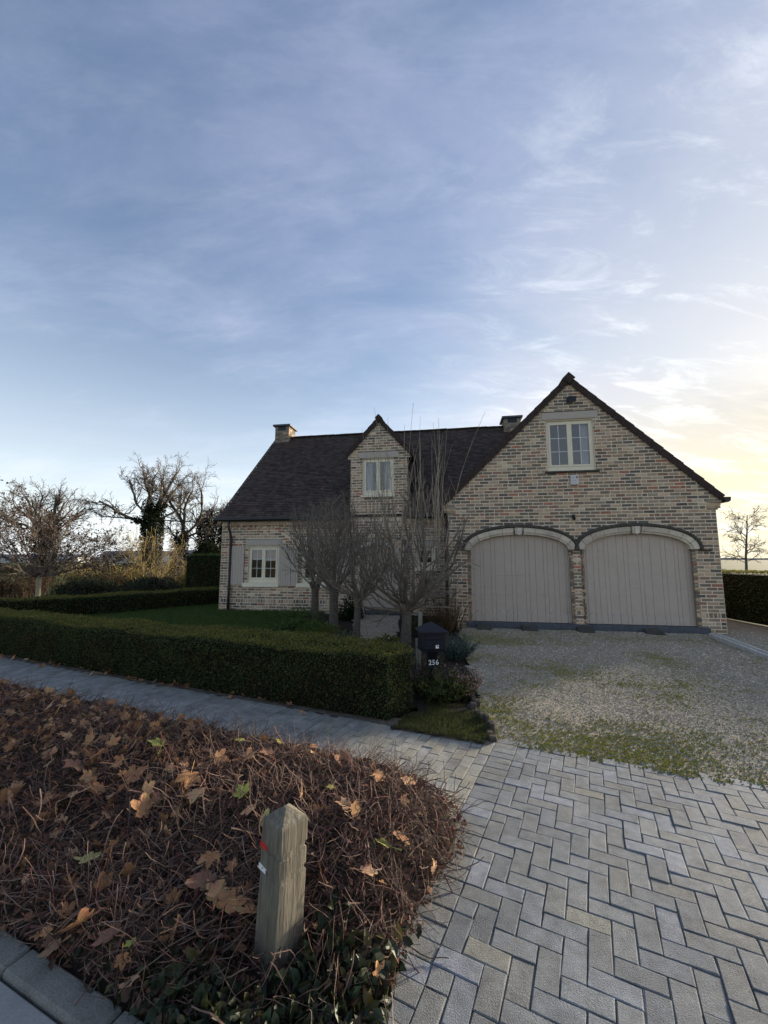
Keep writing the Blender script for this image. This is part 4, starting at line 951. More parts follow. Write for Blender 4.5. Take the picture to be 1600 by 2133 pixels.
# ------------------------------------------------------------------ trees
def grow(rnd, p, d, L, r, lvl, S, outb, tips, env=None):
    ns = S['seg'][lvl]; pts = [p]; rad = [r]; st = L / ns; x, y, z = p; dx_, dy_, dz_ = d; dirs = [d]
    wg, up, tp = S['wig'][lvl], S['up'][lvl], S['tap'][lvl]
    for i in range(ns):
        dx_ += rnd.gauss(0, wg); dy_ += rnd.gauss(0, wg); dz_ += rnd.gauss(0, wg) + up
        q = math.sqrt(dx_ * dx_ + dy_ * dy_ + dz_ * dz_) or 1; dx_ /= q; dy_ /= q; dz_ /= q
        x += dx_ * st; y += dy_ * st; z += dz_ * st
        if env and not env(x, y, z) and i > 0: break
        pts.append((x, y, z)); rad.append(max(r * (1 - (1 - tp) * (i + 1) / ns), S['rmin'])); dirs.append((dx_, dy_, dz_))
    if len(pts) < 2: return
    outb[lvl].append((pts, rad))
    if lvl + 1 >= len(S['seg']): tips.append((pts[-1], dirs[-1])); return
    nchild = S['n'][lvl]; nchild = max(1, int(round(nchild * (.75 + .5 * rnd.random()))))
    for k in range(nchild):
        f = S['st'][lvl] + (1 - S['st'][lvl]) * (k + rnd.random()) / nchild; i = min(int(f * (len(pts) - 1)), len(pts) - 2); w = f * (len(pts) - 1) - i
        a, b_ = pts[i], pts[i + 1]; pp = tuple(a[j] + (b_[j] - a[j]) * w for j in range(3)); dd = Vector(dirs[min(i + 1, len(dirs) - 1)])
        ax = Vector((rnd.gauss(0, 1), rnd.gauss(0, 1), rnd.gauss(0, 1))).cross(dd)
        if ax.length < 1e-4: continue
        ang = R(S['ang'][lvl]) * (.65 + .7 * rnd.random()); nd = Matrix.Rotation(ang, 3, ax.normalized()) @ dd
        grow(rnd, pp, tuple(nd), L * S['lr'][lvl] * (.7 + .6 * rnd.random()) * (1 - .35 * f), max(rad[i] * S['rr'][lvl], S['rmin']), lvl + 1, S, outb, tips, env)
def branch_obj(name, br, m, parent, sides, off):
    if not br: return
    V, F = tubes([(np.array(p), np.array(r_)) for p, r_ in br], sides); V = V - np.array(off)
    return link(name, np_mesh(name, V, F, m, smooth=sides > 4), parent)
def make_tree(name, base, limbs, S, label, seed, trunk=None, tm='bark', cm='twig', cat='tree', group=None, env=None, split=1, extra=None):
    """trunk: list of points+radii; limbs: list of (p, d, L, r)"""
    rnd = random.Random(seed); root = empty(name, base, label=label, cat=cat, group=group)
    outb = {i: [] for i in range(len(S['seg']))}; tips = []
    for p, d, L, r_ in limbs:
        d = Vector(d).normalized(); grow(rnd, tuple(Vector(p) + Vector(base)), tuple(d), L, r_, 0, S, outb, tips, env)
    tb = []
    if trunk: tb.append(([tuple(Vector(q[:3]) + Vector(base)) for q in trunk], [q[3] for q in trunk]))
    low = tb + [b for i in range(split) for b in outb[i]]; hi = [b for i in range(split, len(S['seg'])) for b in outb[i]]
    branch_obj('trunk', low, M[tm], root, 7, base); branch_obj('crown', hi, M[cm], root, 3, base)
    return root, outb, tips
def leaf_cloud(name, C, size, tones, m, parent, base, gg, asp=.6, dirz=0.0):
    n = len(C); D = norm(gg.normal(size=(n, 3)) + np.array([0, 0, dirz])); N = rand_dirs(n, gg); sz = size * (.6 + .8 * gg.random(n)); V, F = leaf_quads(C, D, N, sz, sz * asp, .12)
    tn = np.array(tones)[gg.integers(0, len(tones), n)] * (.7 + .6 * gg.random((n, 1)))
    return link(name, np_mesh(name, V - np.array(base), F, m, tn), parent)
IVY = [(.012, .022, .008), (.018, .030, .010), (.028, .036, .012), (.010, .016, .007)]
def ivy_on(root, base, branches, per_m, spread, seed, size=.09, zmax=99, name='ivy'):
    gg = np.random.default_rng(seed); C = []
    for pts, rad in branches:
        for (a, b_, r_) in zip(pts[:-1], pts[1:], rad[:-1]):
            a = np.array(a); b_ = np.array(b_)
            if a[2] > zmax: continue
            k = int(np.linalg.norm(b_ - a) * per_m); f = gg.random((k, 1)); C.append(a + (b_ - a) * f + rand_dirs(k, gg) * (r_ + spread * gg.random((k, 1)) ** .5))
    if C: leaf_cloud(name, np.concatenate(C), size, IVY, M['leaf'], root, base, gg, .8)

# pollarded trees by the front door
def pollard(base, head, tr, nlimb, Lr, r, label, seed, crown_c, crown_r, shoots=0, shoot_top=3.8, lean=0, nsub=(5, 4), low=0.0, group='pollarded trees by the front door'):
    rnd = random.Random(seed); root = empty('pollard_tree', base, label=label, cat='tree', group=group); B = Vector(base)
    trunk = [(0, 0, -.05, tr * 1.25), (lean * .2, 0, .12, tr * 1.02), (lean * .5, .01, head * .45, tr * .95), (lean, 0, head * .8, tr * .92), (lean * 1.1, .01, head, tr * 1.12), (lean * 1.1, .0, head + .07, tr * .7)]
    S = dict(seg=[8, 6, 5], wig=[.13, .17, .20], up=[.15, .09, .06], tap=[.5, .45, .4], n=[nsub[0], nsub[1]], st=[.18, .10], ang=[30, 34], lr=[.72, .62], rr=[.60, .62], rmin=.0034)
    cx, cy, cz = (B + Vector(crown_c)); rx, rz_ = crown_r
    def env(x, y, z): q = rnd.random() ** 3 * 1.6 - .25 + .9 * mnoise.noise((x * 1.5, y * 1.5, z * 1.5)); return ((x - cx) / rx) ** 2 + ((y - cy) / rx) ** 2 + ((z - cz) / rz_) ** 2 < 1 + q
    outb = {i: [] for i in range(3)}; tips = []; hp = B + Vector((lean * 1.1, 0, head))
    for k in range(nlimb):
        a = 2 * math.pi * (k + rnd.random() * .8) / nlimb; el = R(12 - 14 * low + 58 * rnd.random() ** (.8 + .5 * low)); d = (math.cos(a) * math.cos(el), math.sin(a) * math.cos(el), math.sin(el))
        p = hp + Vector((math.cos(a) * tr * .6, math.sin(a) * tr * .6, rnd.uniform(-.06, .06))); grow(rnd, tuple(p), d, Lr * (.75 + .5 * rnd.random()), r * (.7 + .6 * rnd.random()), 0, S, outb, tips, env)
    tb = [([tuple(B + Vector(q[:3])) for q in trunk], [q[3] for q in trunk])]
    branch_obj('trunk', tb, M['bark'], root, 10, base)
    for p_, r_ in outb[0]: r_[0] *= 1.9; r_[1] *= 1.15
    kn = [([tuple(hp + Vector((math.cos(a_) * tr * q_ * .6, math.sin(a_) * tr * q_ * .6, z_ - .04))), tuple(hp + Vector((math.cos(a_) * tr * q_, math.sin(a_) * tr * q_, z_))), tuple(hp + Vector((math.cos(a_) * tr * q_ * 1.25, math.sin(a_) * tr * q_ * 1.25, z_ + .05)))], [tr * .35, tr * .55, tr * .22]) for a_, q_, z_ in [(rnd.random() * 6.28, rnd.uniform(.5, 1.1), rnd.uniform(-.12, .12)) for _ in range(9)]]
    branch_obj('knuckles', kn, M['bark'], root, 7, base)
    limb_o = branch_obj('crown', outb[0], M['shoot'], root, 5, base)
    sh = []
    for k in range(shoots):
        a = rnd.random() * 6.283; rr = rx * .75 * math.sqrt(rnd.random()); p = (cx + math.cos(a) * rr, cy + math.sin(a) * rr, cz + rnd.uniform(-.1, .35) * rz_); top = B.z + shoot_top * (.68 + .32 * rnd.random()); L = max(.8, top - p[2])
        pts = [p]; x, y, z = p; dx_, dy_ = rnd.gauss(0, .06), rnd.gauss(0, .06)
        for i in range(7): dx_ += rnd.gauss(0, .045); dy_ += rnd.gauss(0, .045); x += dx_ * L / 7; y += dy_ * L / 7; z += L / 7; pts.append((x, y, z))
        sh.append((pts, [.0105 * (1 - .76 * i / 7) * rnd.uniform(.8, 1.2) for i in range(8)]))
        for q in range(1, 4):
            if rnd.random() < .8:
                i = rnd.randint(1, 4); pp = Vector(pts[i]); d2 = Vector((rnd.gauss(0, .35), rnd.gauss(0, .35), 1)).normalized(); l2 = rnd.uniform(.3, .9); sh.append(([tuple(pp + d2 * l2 * j / 4 + Vector((0, 0, .02 * j))) for j in range(5)], [.005 * (1 - .5 * j / 4) for j in range(5)]))
    V1 = outb[1] + outb[2]
    if sh and limb_o: branch_obj('upright_shoots', sh, M['paleshoot'], limb_o, 4, base)
    if limb_o: branch_obj('twigs', V1, M['shoot'], limb_o, 3, base)
    return root
pollard((.46, 8.82, -.01), .70, .115, 18, 2.5, .033, 'largest pollarded tree with tall upright shoots, right of the front door path', 5, (.12, 0, 1.90), (1.30, 1.42), 34, 5.25, .03, (5, 4), .4)
pollard((-.62, 9.2, 0), .85, .085, 12, 2.2, .023, 'pollarded tree with a slim trunk left of the front door path', 8, (-.15, 0, 2.05), (1.15, 1.32), 0, 3.7, .04, (8, 5))
pollard((-1.27, 10.4, 0), .98, .12, 13, 2.2, .023, 'pollarded tree with a stout dark trunk in front of the second ground window', 9, (-.15, 0, 2.15), (1.2, 1.35), 0, 3.7, 0, (8, 5))
pollard((-1.95, 11.6, 0), 1.0, .11, 11, 1.9, .021, 'pollarded tree with a pale trunk close to the house wall', 14, (-.05, 0, 2.15), (1.05, 1.2), 0, 3.6, 0, (8, 5))

# trees in the left background
SP = dict(seg=[7, 6, 5, 4], wig=[.10, .16, .2, .22], up=[.03, .04, .03, .02], tap=[.5, .45, .4, .4], n=[5, 5, 4], st=[.25, .2, .15], ang=[38, 42, 45], lr=[.62, .58, .5], rr=[.66, .62, .6], rmin=.006)
def fan(n, el0, el1, L, r, z, rnd, rad=.05):
    o = []
    for k in range(n):
        a = 2 * math.pi * (k + rnd.random() * .7) / n; el = R(rnd.uniform(el0, el1)); o.append(((math.cos(a) * rad, math.sin(a) * rad, z), (math.cos(a) * math.cos(el), math.sin(a) * math.cos(el), math.sin(el)), L * rnd.uniform(.75, 1.15), r * rnd.uniform(.7, 1.1)))
    return o
rr_ = random.Random(3)
tA, obA, tipA = make_tree('spreading_tree', (-15.2, 18.0, -.1), fan(22, 6, 66, 2.75, .038, 1.05, rr_), SP | dict(n=[6, 5, 4], ang=[28, 36, 42], rmin=.0065), 'small spreading tree with a pale trunk and brown seed clusters beyond the side hedge', 31, trunk=[(0, 0, 0, .12), (.01, 0, .3, .10), (.0, 0, .75, .095), (.01, 0, 1.12, .11)], tm='palebark', split=0)
gg = np.random.default_rng(41); tips = np.array([t[0] for t in tipA]); sel = tips[(gg.random(len(tips)) < .5) & (tips[:, 0] > -15.9)]
C = np.repeat(sel, 5, 0) + gg.normal(size=(len(sel) * 5, 3)) * .05; leaf_cloud('seed_clusters', C, .08, [(.050, .026, .022), (.06, .03, .026), (.035, .02, .018), (.09, .05, .03)], M['leaf'], tA, (-15.2, 18.0, -.1), gg, .7, -.6)
sel = tips[(gg.random(len(tips)) < .5) & (tips[:, 0] < -15.3)]; C = np.repeat(sel, 2, 0) + gg.normal(size=(len(sel) * 2, 3)) * .08; leaf_cloud('dry_leaves', C, .07, [(.12, .085, .03), (.10, .07, .03)], M['leaf'], tA, (-15.2, 18.0, -.1), gg, .6, -.4)
SB = dict(seg=[8, 7, 6, 5], wig=[.13, .17, .2, .22], up=[.04, .04, .03, .02], tap=[.55, .45, .4, .4], n=[5, 5, 5], st=[.3, .2, .15], ang=[38, 42, 42], lr=[.62, .56, .5], rr=[.66, .6, .58], rmin=.011) | dict(n=[6, 6, 5], rmin=.008)
tB, obB, _ = make_tree('bare_tree', (-21.0, 25.0, -.1), fan(9, 40, 80, 2.9, .09, 3.0, rr_, .1), SB, 'bare tree wrapped in ivy standing behind the spreading tree', 32, trunk=[(0, 0, 0, .26), (.05, 0, 1.2, .2), (0, 0, 2.4, .19), (.05, 0, 3.2, .16)])
ivy_on(tB, (-21.0, 25.0, -.1), [([(-21, 25, .2), (-20.95, 25, 1.4), (-21, 25, 3.0), (-20.9, 25, 4.2)], [.35, .35, .4, .3])], 900, .35, 3, .13)
make_tree('bare_tree', (-25.6, 24.0, -.1), fan(10, 35, 80, 3.3, .09, 2.4, rr_, .1), SB, 'bare tree cut off by the far left edge of the view', 33, trunk=[(0, 0, 0, .22), (.05, 0, 1.2, .18), (0, 0, 2.6, .17)])
SC_ = dict(seg=[10, 8, 7, 5], wig=[.17, .22, .24, .26], up=[.05, .05, .03, .02], tap=[.5, .4, .38, .4], n=[6, 5, 5], st=[.28, .2, .15], ang=[42, 45, 45], lr=[.56, .52, .5], rr=[.6, .58, .6], rmin=.011) | dict(n=[8, 7, 5], rmin=.008)
bC = (-15.0, 26.0, -.1)
limbsC = [((0, 0, 4.0), (-.98, -.1, .22), 4.2, .12), ((0, 0, 4.4), (-.75, .2, .60), 3.6, .11), ((0, 0, 4.7), (-.28, -.2, 1), 2.9, .11), ((.1, 0, 4.8), (.22, .3, 1), 2.8, .11), ((.1, 0, 4.5), (.72, -.3, .65), 3.4, .11), ((0, 0, 4.4), (.3, .9, .6), 3.2, .08), ((0, 0, 4.3), (-.3, -.9, .7), 3.0, .08), ((.05, 0, 4.2), (.9, .1, .55), 3.2, .07)]
tC, obC, _ = make_tree('old_tree', bC, limbsC, SC_, 'large bare tree with crooked limbs on an ivy clad trunk left of the house', 34, trunk=[(0, 0, 0, .36), (.02, 0, 1.5, .30), (.05, 0, 3.0, .28), (.05, 0, 4.2, .27), (.05, 0, 5.1, .18)], cm='twig')
ivy_on(tC, bC, [([(-15, 26, .3), (-15, 26, 2), (-14.95, 26, 4.0), (-14.95, 26, 5.2)], [.42, .42, .45, .35])], 1300, .30, 5, .12)
ivy_on(tC, bC, [(p[:4], r_[:4]) for p, r_ in obC[0][:5]], 420, .16, 6, .11, name='ivy')
bD = (-14.4, 28.5, -.1)
limbsD = [((0, 0, 3.2), (.65, .1, .75), 4.2, .13), ((0, 0, 3.2), (.98, -.2, .36), 4.0, .09), ((0, 0, 3.3), (.3, .1, 1), 3.5, .12), ((0, 0, 3.0), (-.4, .3, .8), 2.4, .07), ((.1, 0, 3.3), (.85, -.2, .62), 4.6, .1)]
tD, obD, _ = make_tree('old_tree', bD, limbsD, SC_, 'bare tree leaning right behind the ivy clad tree beside the house roof', 35, trunk=[(-.05, 0, 0, .3), (0, 0, 1.6, .25), (.05, 0, 3.3, .21)])
ivy_on(tD, bD, [([(-14.4, 28.5, .3), (-14.4, 28.5, 2), (-14.35, 28.5, 3.4)], [.3, .3, .3])], 800, .3, 7, .13)
# ivy stems behind the tall hedge
for k, (x, y, hgt, lab) in enumerate(((-13.3, 30.0, 4.9, 'slender bare tree with ivy on its stem, left one behind the tall hedge'), (-11.9, 30.5, 5.3, 'bare tree with a thick ivy stem beside the house gutter'))):
    bE = (x, y, -.1); t_, ob, _ = make_tree('ivy_tree', bE, fan(8, 30, 82, 2.5, .06, hgt * .55, rr_, .15), SB, lab, 50 + k, trunk=[(0, 0, 0, .2), (0, 0, hgt * .4, .16), (.1, 0, hgt * .9, .1)])
    ivy_on(t_, bE, [([(x, y, .2), (x + .1, y, hgt * .5), (x + .15, y, hgt)], [.5, .35, .15])], 1000, .45, 60 + k, .14)
gg = np.random.default_rng(44)
def bush_dome(name, c, r, n, label, tones, size=.06, cat='bush', seed=1, m='leaf', core=True, group=None, shell=.3):
    gg = np.random.default_rng(seed); root = empty(name, (c[0], c[1], 0), label=label, cat=cat, group=group); d = rand_dirs(n, gg); d[:, 2] = np.abs(d[:, 2]) * 1.0; nz_ = np.array([mnoise.noise(tuple(q * 2.2 + seed)) for q in d])
    C = d * np.array(r) * (1 - shell * gg.random((n, 1)) + .16 * nz_[:, None]) + np.array([c[0], c[1], c[2]]); D = norm(d + gg.normal(size=(n, 3)) * .7); N = norm(d + gg.normal(size=(n, 3)) * .7); sz = size * (.6 + .8 * gg.random(n))
    V, F = leaf_quads(C, D, N, sz, sz * .5, .15); tn = np.array(tones)[gg.integers(0, len(tones), n)] * (.65 + .7 * gg.random((n, 1))); link('foliage', np_mesh('foliage', V - np.array([c[0], c[1], 0]), F, M[m], tn), root)
    if core:
        bm = bmesh.new(); bmesh.ops.create_icosphere(bm, subdivisions=2, radius=1)
        for v in bm.verts: v.co = Vector((v.co.x * r[0] * .72, v.co.y * r[1] * .72, max(v.co.z, -.2) * r[2] * .72 + c[2]))
        me = bpy.data.meshes.new('inner_branches'); bm.to_mesh(me); bm.free(); me.materials.append(M['core']); link('inner_branches', me, root)
    return root
DK = [(.035, .045, .026), (.05, .062, .034), (.07, .078, .045), (.024, .03, .02)]
bush_dome('clipped_bush', (-12.6, 17.4, .0), (1.45, 1.0, 1.0), 6500, 'rounded dark bush, left one of the pair behind the side hedge', DK, .08, seed=1, group='rounded bushes behind the side hedge')
bush_dome('clipped_bush', (-10.2, 17.9, .0), (1.5, 1.0, 1.0), 6500, 'rounded dark bush, right one of the pair nearer the tall hedge', DK, .08, seed=2, group='rounded bushes behind the side hedge')
bush_dome('evergreen_shrub', (-12.4, 29.2, .6), (1.9, 1.2, 2.4), 7000, 'dark evergreen shrub behind the tall hedge by the house corner', [(.02, .03, .012), (.03, .04, .014), (.05, .05, .02)], .16, seed=3)
# golden multi-stem shrub in front of the ivy clad tree
SF = dict(seg=[8, 5, 4], wig=[.06, .12, .16], up=[.05, .05, .03], tap=[.4, .4, .4], n=[6, 4], st=[.25, .2], ang=[26, 34], lr=[.45, .5], rr=[.6, .6], rmin=.006)
M['goldstem'] = mat('gold_stem', (.27, .21, .09), .8, False, 4, .3, spec=.1)
M['brownstem'] = mat('brown_stem', (.115, .075, .05), .85, False, 2, .35, spec=.1)
bF = (-11.9, 20.5, -.1); rf = random.Random(4)
tF, obF, tipF = make_tree('stem_shrub', bF, fan(18, 55, 85, 2.6, .022, .1, rf, .25), SF, 'tall shrub of upright golden stems in front of the ivy clad tree', 36, tm='goldstem', cm='goldstem', cat='shrub')
tips = np.array([t[0] for t in tipF]); gg = np.random.default_rng(46); C = np.repeat(tips[gg.random(len(tips)) < .5], 2, 0); C = C + gg.normal(size=C.shape) * .06; leaf_cloud('thin_leaves', C, .07, [(.11, .095, .03), (.085, .075, .03), (.14, .10, .04)], M['leaf'], tF, bF, gg, .5)
bF2 = (-13.2, 20.0, -.1)
tF2, ob2, tip2 = make_tree('seed_shrub', bF2, fan(9, 30, 75, 1.9, .020, .5, rf, .12), SP | dict(rmin=.006, n=[4, 4, 3]), 'thin bare shrub with dark seed heads between the two background trees', 37, tm='brownstem', cm='twig', cat='shrub')
tips = np.array([t[0] for t in tip2]); sel = tips[gg.random(len(tips)) < .30]; C = np.repeat(sel, 4, 0) + gg.normal(size=(len(sel) * 4, 3)) * .05; leaf_cloud('seed_clusters', C, .08, [(.04, .022, .02), (.03, .02, .018)], M['leaf'], tF2, bF2, gg, .7, -.5)
bF3 = (-10.9, 20.2, -.1)
tF3, ob3, tip3 = make_tree('seed_shrub', bF3, fan(8, 40, 80, 1.9, .02, .2, rf, .12), SP | dict(rmin=.006, n=[4, 4, 3]), 'reddish bare shrub just left of the tall hedge', 38, tm='brownstem', cm='twig', cat='shrub')
tips = np.array([t[0] for t in tip3]); C = np.repeat(tips[gg.random(len(tips)) < .25], 3, 0); C = C + gg.normal(size=C.shape) * .06; leaf_cloud('dry_leaves', C, .07, [(.16, .07, .04), (.12, .06, .035), (.2, .12, .05)], M['leaf'], tF3, bF3, gg, .6, -.3)
# twiggy brown hedge and golden undergrowth along the field
def thicket(name, p0, p1, h, n, m, label, seed, leaves=None, nleaf=0, cat='hedge', th=.8, lsize=.09):
    rnd = random.Random(seed); p0, p1 = Vector((*p0, -.1)), Vector((*p1, -.1)); mid = (p0 + p1) / 2; root = empty(name, mid, label=label, cat=cat); br = []; hs = []
    for k in range(n):
        p = p0.lerp(p1, rnd.random()) + Vector((rnd.gauss(0, th * .3), rnd.gauss(0, th * .4), 0)); L = h * rnd.uniform(.6, 1.1); d = Vector((rnd.gauss(0, .25), rnd.gauss(0, .25), 1)).normalized(); pts = [p]
        for i in range(5): d = (d + Vector((rnd.gauss(0, .16), rnd.gauss(0, .16), rnd.gauss(0, .05)))).normalized(); pts.append(pts[-1] + d * L / 5)
        br.append(([tuple(q) for q in pts], [.013 * (1 - .6 * i / 5) for i in range(6)]))
        for q in range(4):
            i = rnd.randint(1, 4); d2 = (d + Vector((rnd.gauss(0, .7), rnd.gauss(0, .7), rnd.gauss(0, .4)))).normalized(); l2 = L * rnd.uniform(.15, .4); br.append(([tuple(pts[i] + d2 * l2 * j / 3) for j in range(4)], [.007, .006, .005, .005])); hs.append(tuple(pts[i] + d2 * l2))
    branch_obj('stems', br, M[m], root, 3, mid)
    if leaves is not None:
        gg = np.random.default_rng(seed); H_ = np.array(hs); C = H_[gg.integers(0, len(H_), nleaf)] + gg.normal(size=(nleaf, 3)) * .12; leaf_cloud('foliage', C, lsize, leaves, M['leaf'], root, mid, gg, .6)
    return root
thicket('brown_hedge', (-24, 15.6), (-16.0, 19.4), 1.25, 650, 'brownstem', 'twiggy brown hedge with pale stems at the left behind the side hedge', 71, [(.06, .04, .025), (.08, .05, .03), (.045, .035, .02)], 9000, lsize=.08)
thicket('golden_thicket', (-17.0, 22.0), (-7.5, 24.0), 1.40, 420, 'goldstem', 'golden autumn undergrowth behind the rounded bushes', 72, [(.42, .30, .10), (.36, .28, .10), (.27, .26, .09), (.46, .33, .13), (.23, .23, .09)], 17000, cat='undergrowth', lsize=.11)
thicket('far_thicket', (-44, 46), (-14, 52), 1.25, 500, 'brownstem', 'low brown and green scrub at the far side of the field', 73, [(.06, .065, .03), (.09, .075, .04), (.05, .05, .03)], 9000, cat='scrub', th=1.6, lsize=.22)
# far sheds
for k, (x, y, w, h, rz, lab, wm) in enumerate(((-190, 190, 90, 2.6, .05, 'long white greenhouse range far across the field', 'farwall'), (-78, 128, 22, 3.0, .1, 'pale grey shed with a low roof across the field', 'farwall'), (-60, 132, 14, 3.4, -.1, 'grey roofed barn seen between the background trees', 'farwall'))):
    o = empty('far_shed', (x, y, -.1), rz, label=lab, cat='building'); b = MB(); b.box(-w / 2, w / 2, 0, 9, 0, h); b.obj('wall', M[wm], o)
    b = MB(); b.add([(-w / 2 - .3, -.4, h), (w / 2 + .3, -.4, h), (w / 2 + .3, 4.5, h + 1.4), (-w / 2 - .3, 4.5, h + 1.4), (w / 2 + .3, 9.4, h), (-w / 2 - .3, 9.4, h)], [(0, 1, 2, 3), (3, 2, 4, 5), (1, 4, 2), (0, 3, 5)]); b.obj('roof', M['farroof'], o)
    b = MB()
    for q in range(int(w / 4)): b.box(-w / 2 + 1 + q * 4, -w / 2 + 3 + q * 4, -.03, .0, 1.0, h - .5)
    b.obj('window_row', M['farroof'], o, kind='stuff')
# birch on the right
SR = dict(seg=[9, 6, 5, 4], wig=[.05, .12, .16, .2], up=[.02, .02, -.03, -.09], tap=[.3, .4, .4, .4], n=[26, 6, 4], st=[.22, .2, .15], ang=[58, 40, 42], lr=[.36, .5, .5], rr=[.42, .6, .6], rmin=.013)
tR, obR, tipR = make_tree('birch_tree', (35.6, 40.0, -.1), [((0, 0, 0), (.01, 0, 1), 6.2, .13)], SR, 'small bare birch against the sunset beyond the right hedge', 39)
tips = np.array([t[0] for t in tipR]); gg = np.random.default_rng(49); C = tips[gg.random(len(tips)) < .4]; leaf_cloud('last_leaves', C, .09, [(.12, .085, .03), (.09, .07, .03)], M['leaf'], tR, (35.6, 40, -.1), gg, .6, -.5)

# ------------------------------------------------------------------ garden plants near the house
def tuft(name, c, n, h, spread, label, tones, width=.006, cat='plant', seed=1, m='leaf', lean=.5, group=None, curve=True):
    """upright leaves or stems from one crown"""
    gg = np.random.default_rng(seed); root = empty(name, c, label=label, cat=cat, group=group); br = []
    for k in range(n):
        a = gg.random() * 6.283; r_ = spread * math.sqrt(gg.random()) ; p = np.array([math.cos(a) * r_ * .45, math.sin(a) * r_ * .45, 0.0]); d = norm(np.array([math.cos(a) * lean * r_ / spread + gg.normal() * .15, math.sin(a) * lean * r_ / spread + gg.normal() * .15, 1.0])); L = h * (.6 + .5 * gg.random()); pts = [p]
        for i in range(4): d = norm(d + gg.normal(size=3) * .08); pts.append(pts[-1] + d * L / 4)
        br.append((np.array(pts), width * np.array([1, .95, .85, .65, .3])))
    V, F = tubes(br, 3); nf = len(F) // n; t = np.array(tones)[gg.integers(0, len(tones), n)] * (.7 + .6 * gg.random((n, 1))); link('stems', np_mesh('stems', V, F, M[m], np.repeat(t, nf, 0)), root)
    return root, br
t_, br = tuft('heather_plant', (.72, 5.28, 0), 260, .33, .34, 'bushy green heather at the foot of the mailbox', [(.035, .05, .016), (.06, .075, .022), (.10, .11, .035), (.03, .042, .016)], .006, seed=3, lean=1.0)
gg = np.random.default_rng(51); C = np.concatenate([b[0][2:] for b in br]); C = np.repeat(C, 3, 0) + np.array([.70, 5.35, 0]); C += gg.normal(size=C.shape) * .025; leaf_cloud('foliage', C, .045, [(.05, .072, .024), (.08, .10, .03), (.13, .15, .045), (.03, .042, .018)], M['leaf'], t_, (.70, 5.35, 0), gg, .3, .8)
t_, br = tuft('heather_plant', (.98, 5.42, 0), 170, .34, .26, 'heather with faded pink flower spikes beside the timber edging', [(.05, .05, .025), (.07, .055, .035)], .0045, seed=4, lean=.9)
C = np.concatenate([b[0][2:] for b in br]); C = np.repeat(C, 4, 0) + np.array([.98, 5.42, 0]); C += gg.normal(size=C.shape) * .02; leaf_cloud('flower_spikes', C, .026, [(.32, .19, .20), (.25, .15, .15), (.38, .25, .25), (.09, .09, .045), (.08, .085, .04)], M['leaf'], t_, (.98, 5.42, 0), gg, .55, .8)
t_, br = tuft('lavender_plant', (1.27, 7.35, 0), 240, .40, .32, 'grey green lavender clump behind the mailbox', [(.07, .095, .08), (.10, .13, .11), (.05, .07, .05)], .005, seed=5, lean=.8)
C = np.concatenate([b[0][1:] for b in br]); C = np.repeat(C, 2, 0) + np.array([1.27, 7.35, 0]); C += gg.normal(size=C.shape) * .025; leaf_cloud('foliage', C, .05, [(.12, .155, .135), (.17, .21, .18), (.085, .11, .085)], M['leaf'], t_, (1.27, 7.35, 0), gg, .2, .9)
t_, br = tuft('heather_plant', (.47, 5.55, 0), 100, .42, .16, 'small mauve heather squeezed between the hedge end and the mailbox post', [(.05, .045, .03), (.07, .05, .04)], .004, seed=14, lean=.7)
C = np.concatenate([b[0][2:] for b in br]); C = np.repeat(C, 3, 0) + np.array([.47, 5.55, 0]); C += gg.normal(size=C.shape) * .02; leaf_cloud('flower_spikes', C, .026, [(.16, .10, .11), (.12, .08, .08), (.07, .06, .04)], M['leaf'], t_, (.47, 5.55, 0), gg, .55, .8)
tuft('reed_clump', (1.38, 9.9, -.03), 110, 1.05, .40, 'dry straw coloured grass stems near the left garage pier', [(.20, .13, .06), (.16, .10, .05), (.24, .17, .09), (.12, .06, .035)], .007, seed=6, lean=.7)
tuft('reed_clump', (1.72, 10.2, -.03), 70, .75, .35, 'reddish dry stems against the garage brickwork', [(.16, .06, .035), (.13, .07, .04), (.18, .11, .05)], .006, seed=7, lean=.8)
SD = dict(seg=[6, 5, 4], wig=[.1, .16, .2], up=[.08, .05, .02], tap=[.45, .4, .4], n=[5, 4], st=[.25, .2], ang=[36, 40], lr=[.5, .5], rr=[.6, .6], rmin=.003)
make_tree('bare_shrub', (1.55, 10.55, -.05), fan(11, 45, 80, 1.15, .011, .05, random.Random(6), .08), SD, 'thin bare shrub in front of the downpipe by the garage corner', 61, tm='twig', cm='twig', cat='shrub')
LOWT = [(.065, .11, .03), (.09, .13, .035), (.12, .14, .04), (.05, .08, .026)]
